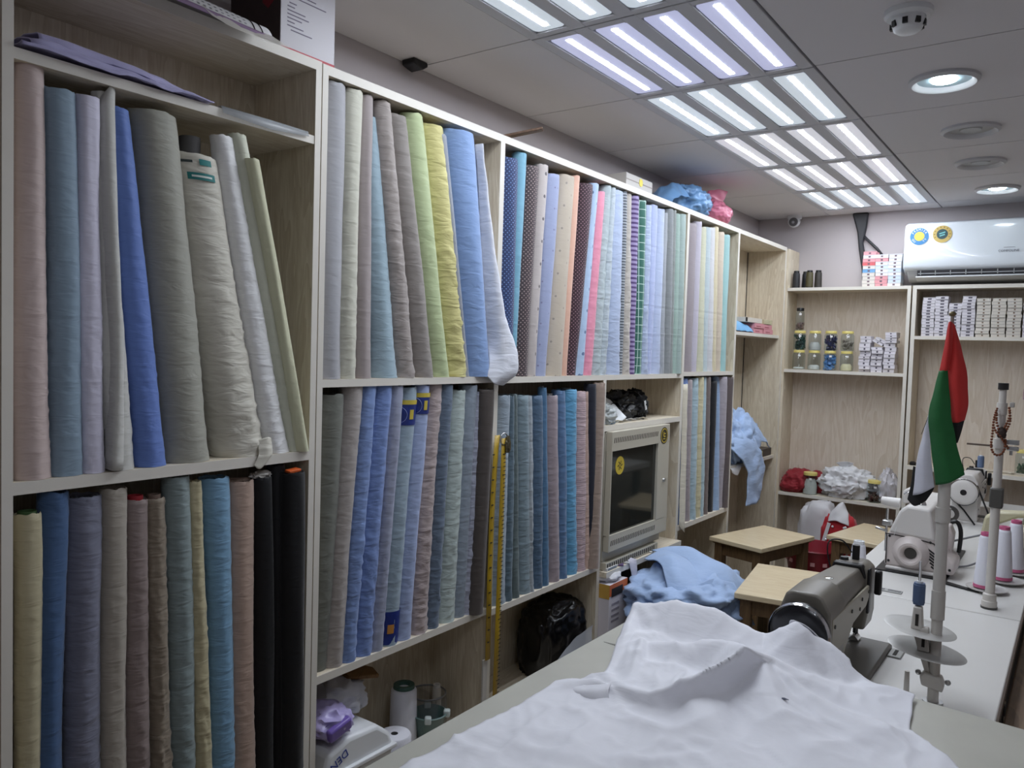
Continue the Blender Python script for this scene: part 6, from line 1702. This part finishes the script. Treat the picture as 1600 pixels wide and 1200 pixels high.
for (cx, cz, rx, ry_, nm) in ((-0.032, 0.150, 0.070, 0.06, 'spool_tray'), (-0.017, 0.106, 0.076, 0.06, 'spool_tray')):
    tr = MB().lathe([(0, 0.0), (0.62, -0.01), (0.95, 0.03), (1.0, 0.05), (0.97, 0.06), (0.62, 0.015), (0, 0.02)], n=40)
    tr.v = [(x * rx, y * ry_, z * 0.07) for x, y, z in tr.v]
    o = tr.build(nm, M_tray, s1, smooth=50)
    o.location = (cx, 0.0, cz); o.rotation_euler = (0.04, 0.10, 0)
for (cx, z0) in ((-0.036, 0.150), (-0.022, 0.108)):
    b_ = MB().prism([(-0.012, 0.0), (0.012, 0.0), (0.008, 0.05), (-0.008, 0.05)], -0.010, 0.010).build('spool_seat', M_pole, s1, bevel=0.003)
    b_.location = (cx, -0.004, z0)
    MB().bb(-0.003, 0.003, -0.0112, -0.0098, 0.01, 0.035).build('seat_slot', M_dark, b_)
MB().cyl((-0.036, 0, 0.19), (-0.037, 0, 0.295), 0.0028).build('spool_pin', M_chrome, s1, smooth=40)
spool((-0.2595, 1.858, TS + 0.203), 'slate blue thread spool on the pin of the flag stand', (84, 102, 134), 0.012, 0.046)
o = MB().cyl((-0.278, 1.885, TS), (-0.278, 1.885, TS + 0.045), 0.006, 0.005, 14).build('spool_peg', M_pole, None, smooth=40)
tag(o, 'short grey peg on the sewing table beside the flag stand', 'peg')

# flag hanging from the stand
M_fr = fabric('flag_red', (196, 48, 44), crease=0.1, gain=1.0)
M_fg = fabric('flag_green', (28, 98, 48), crease=0.1, gain=1.0)
M_fw = fabric('flag_white', (206, 206, 216), crease=0.1, gain=1.0)
M_fb = fabric('flag_black', (26, 24, 26), crease=0.1, gain=1.0)
fl = thing('flag', (-0.223, 1.858, TS + 0.41), 'drooping red, green, white and black flag on the thread stand', 'flag')
Q = Matrix.Translation(Vector((0.223, -1.858, -(TS + 0.41))))
def patch(name, rows, m_, amp=0.0015):
    rr_ = [[Q @ Vector(p) for p in r] for r in rows]
    return sheet(rr_, 8, amp, 25, 3).build(name, m_, fl, smooth=180, solid=0.0008)
y0 = 1.846
MB().cyl(tuple(Q @ Vector((-0.2235, 1.858, 1.17))), tuple(Q @ Vector((-0.226, 1.858, 1.575))), 0.0035, 0.0035, 10).build('flag_stick', mat('stick_grey', (150, 140, 130), 0.4), fl, smooth=40)
MB().sphere(tuple(Q @ Vector((-0.226, 1.858, 1.578))), 0.007, 12, 8, (1, 1, 0.8)).build('finial', mat('finial_brass', (120, 108, 78), 0.4, metal=0.5), fl, smooth=180)
patch('red_hoist', [[(-0.231, y0, 1.560), (-0.2275, y0 - 0.004, 1.562), (-0.224, y0 + 0.004, 1.560)], [(-0.238, y0, 1.500), (-0.229, y0 - 0.006, 1.502), (-0.222, y0 + 0.004, 1.502)], [(-0.243, y0, 1.458), (-0.232, y0 - 0.006, 1.460), (-0.226, y0 + 0.002, 1.462)]], M_fr)
patch('red_fly', [[(-0.2265, y0 + 0.006, 1.558), (-0.224, y0 + 0.008, 1.559), (-0.221, y0 + 0.010, 1.556)], [(-0.228, y0 + 0.006, 1.50), (-0.214, y0 + 0.0, 1.50), (-0.205, y0 + 0.012, 1.502)], [(-0.228, y0 + 0.004, 1.455), (-0.21, y0 - 0.004, 1.452), (-0.193, y0 + 0.012, 1.448)],
                  [(-0.222, y0 + 0.004, 1.40), (-0.205, y0 - 0.004, 1.398), (-0.189, y0 + 0.012, 1.395)], [(-0.214, y0 + 0.004, 1.354), (-0.203, y0 + 0.0, 1.355), (-0.193, y0 + 0.012, 1.360)]], M_fr)
patch('black_tip', [[(-0.216, y0 + 0.008, 1.358), (-0.204, y0 + 0.004, 1.358), (-0.1935, y0 + 0.013, 1.362)], [(-0.210, y0 + 0.008, 1.33), (-0.204, y0 + 0.006, 1.332), (-0.198, y0 + 0.012, 1.335)], [(-0.206, y0 + 0.008, 1.312), (-0.2045, y0 + 0.008, 1.312), (-0.203, y0 + 0.010, 1.313)]], M_fb)
patch('green_band', [[(-0.243, y0 - 0.001, 1.460), (-0.235, y0 - 0.007, 1.461), (-0.2275, y0 - 0.001, 1.463)], [(-0.252, y0, 1.41), (-0.238, y0 - 0.010, 1.41), (-0.221, y0 - 0.003, 1.41)], [(-0.258, y0, 1.365), (-0.238, y0 - 0.012, 1.362), (-0.214, y0 - 0.004, 1.36)],
                    [(-0.250, y0, 1.30), (-0.226, y0 - 0.014, 1.30), (-0.202, y0 - 0.004, 1.305)], [(-0.238, y0, 1.222), (-0.212, y0 - 0.014, 1.232), (-0.186, y0 - 0.004, 1.250)]], M_fg)
patch('white_band', [[(-0.2585, y0 + 0.003, 1.368), (-0.258, y0 + 0.0, 1.366), (-0.257, y0 + 0.001, 1.365)], [(-0.269, y0 + 0.008, 1.32), (-0.262, y0 + 0.0, 1.318), (-0.2525, y0 + 0.001, 1.315)], [(-0.277, y0 + 0.012, 1.27), (-0.263, y0 - 0.002, 1.265), (-0.247, y0 + 0.001, 1.262)],
                    [(-0.281, y0 + 0.012, 1.193), (-0.262, y0 - 0.004, 1.203), (-0.240, y0 + 0.001, 1.218)]], M_fw)
patch('black_band', [[(-0.284, y0 + 0.018, 1.255), (-0.268, y0 + 0.012, 1.25), (-0.245, y0 + 0.010, 1.24)], [(-0.288, y0 + 0.018, 1.21), (-0.268, y0 + 0.012, 1.205), (-0.242, y0 + 0.010, 1.215)], [(-0.292, y0 + 0.018, 1.182), (-0.276, y0 + 0.012, 1.170), (-0.256, y0 + 0.012, 1.185)]], M_fb)
MB().tube([tuple(Q @ Vector(p)) for p in ((-0.258, y0, 1.366), (-0.264, y0, 1.345), (-0.270, y0, 1.325))], 0.0007, 5).build('cord', M_black, fl)

# second stand with prayer beads
s2 = thing('thread_stand', (-0.191, 2.69, TS), 'slim grey thread stand with black cap and prayer beads', 'thread stand')
MB().lathe([(0, 0), (0.022, 0), (0.022, 0.006), (0, 0.006)], n=24).build('base_nut', M_taupe_d, s2, smooth=40)
MB().lathe([(0.0, 0.006), (0.0205, 0.006), (0.0205, 0.022), (0.018, 0.024), (0.018, 0.042), (0.0135, 0.046)], n=24).build('base_collar', M_pole, s2, smooth=40)
pole(s2, 0.04, 0.20, 0.0125, 'lower_pole', lx=0.006)
pole(s2, 0.20, 0.34, 0.0125, 'middle_pole', lx=0.006)
pole(s2, 0.34, 0.60, 0.0115, 'upper_pole', lx=0.006)
pole(s2, 0.57, 0.605, 0.0135, 'pole_joint', lx=0.006)
pole(s2, 0.605, 0.645, 0.0095, 'top_pole', lx=0.006)
MB().cyl((0.004, 0, 0.643), (0.004, 0, 0.662), 0.0135).build('cap', mat('cap_black', (34, 30, 30), 0.4), s2, smooth=40)
MB().bb(-0.014, 0.020, -0.016, 0.016, 0.298, 0.356).build('clamp_block', mat('clamp_dark', (80, 78, 74), 0.5), s2, bevel=0.004)
MB().cyl((-0.016 + 0.003, 0, 0.478), (-0.016 + 0.003, 0, 0.505), 0.0, 0.0).v
MB().lathe([(0.0115, 0), (0.0165, 0), (0.0165, 0.028), (0.0115, 0.028)], (0.003, 0, 0.472), 24).build('arm_collar', M_pole, s2, smooth=40)
MB().cyl((-0.08, 0, 0.478), (-0.013, 0, 0.478), 0.0028).build('guide_rod', mat('rod_brown', (86, 70, 58), 0.4), s2, smooth=40)
MB().box((0.034, 0, 0.492), (0.034, 0.018, 0.014)).build('thread_clip', M_metal, s2, bevel=0.002)
MB().box((0.036, -0.002, 0.474), (0.030, 0.014, 0.012)).build('thread_clip', M_metal, s2, bevel=0.002)
MB().cyl((0.032, 0, 0.455), (0.032, 0, 0.470), 0.004).build('clip_screw', M_metal, s2, smooth=40)
MB().box((0.028, 0.004, 0.60), (0.012, 0.014, 0.014)).build('upper_clip', mat('clip_clear', (180, 176, 170), 0.4), s2, bevel=0.002)
bd = thing('prayer_beads', (-0.188, 2.672, TS + 0.47), 'loop of brown wooden prayer beads hanging on the slim stand', 'prayer beads')
def bead_path(pts, k=10):
    return smooth_path([(x * 0.85, y - 0.006, z) for x, y, z in pts], k)
paths = [bead_path([(-0.012, 0.006, 0.118), (-0.018, -0.004, 0.09), (-0.020, -0.006, 0.05), (-0.022, -0.006, 0.01), (-0.012, -0.008, -0.012), (0.004, -0.008, -0.014), (0.016, -0.006, 0.0), (0.018, -0.004, 0.03), (0.010, -0.006, 0.055), (0.018, -0.002, 0.075), (0.026, 0.0, 0.10), (0.022, 0.006, 0.125)]),
         bead_path([(-0.012, 0.002, 0.105), (-0.010, -0.008, 0.08), (0.0, -0.010, 0.055), (0.012, -0.008, 0.045), (0.020, -0.004, 0.06), (0.028, 0.0, 0.085), (0.024, 0.004, 0.12)]),
         bead_path([(-0.020, -0.004, 0.07), (-0.008, -0.010, 0.05), (0.004, -0.012, 0.04), (0.016, -0.006, 0.022), (0.027, -0.002, 0.006)])]
bm_ = MB()
for p in paths:
    acc = 0.0; last = p[0]
    bm_.sphere(tuple(p[0]), 0.0032, 6, 5)
    for q in p[1:]:
        acc += (q - last).length; last = q
        if acc > 0.0058:
            bm_.sphere(tuple(q), 0.0038, 6, 5); acc = 0
bm_.build('beads', mat('bead_brown', (112, 58, 26), 0.35, mottle=0.4, mscale=200), bd, smooth=180)['kind'] = 'stuff'
crumple((0.006, -0.014, 0.035), (0.022, 0.014, 0.03), 4, 0.3, 3, sub=3).build('tassel', mat('tassel_dark', (46, 28, 20), 0.7), bd, smooth=60)
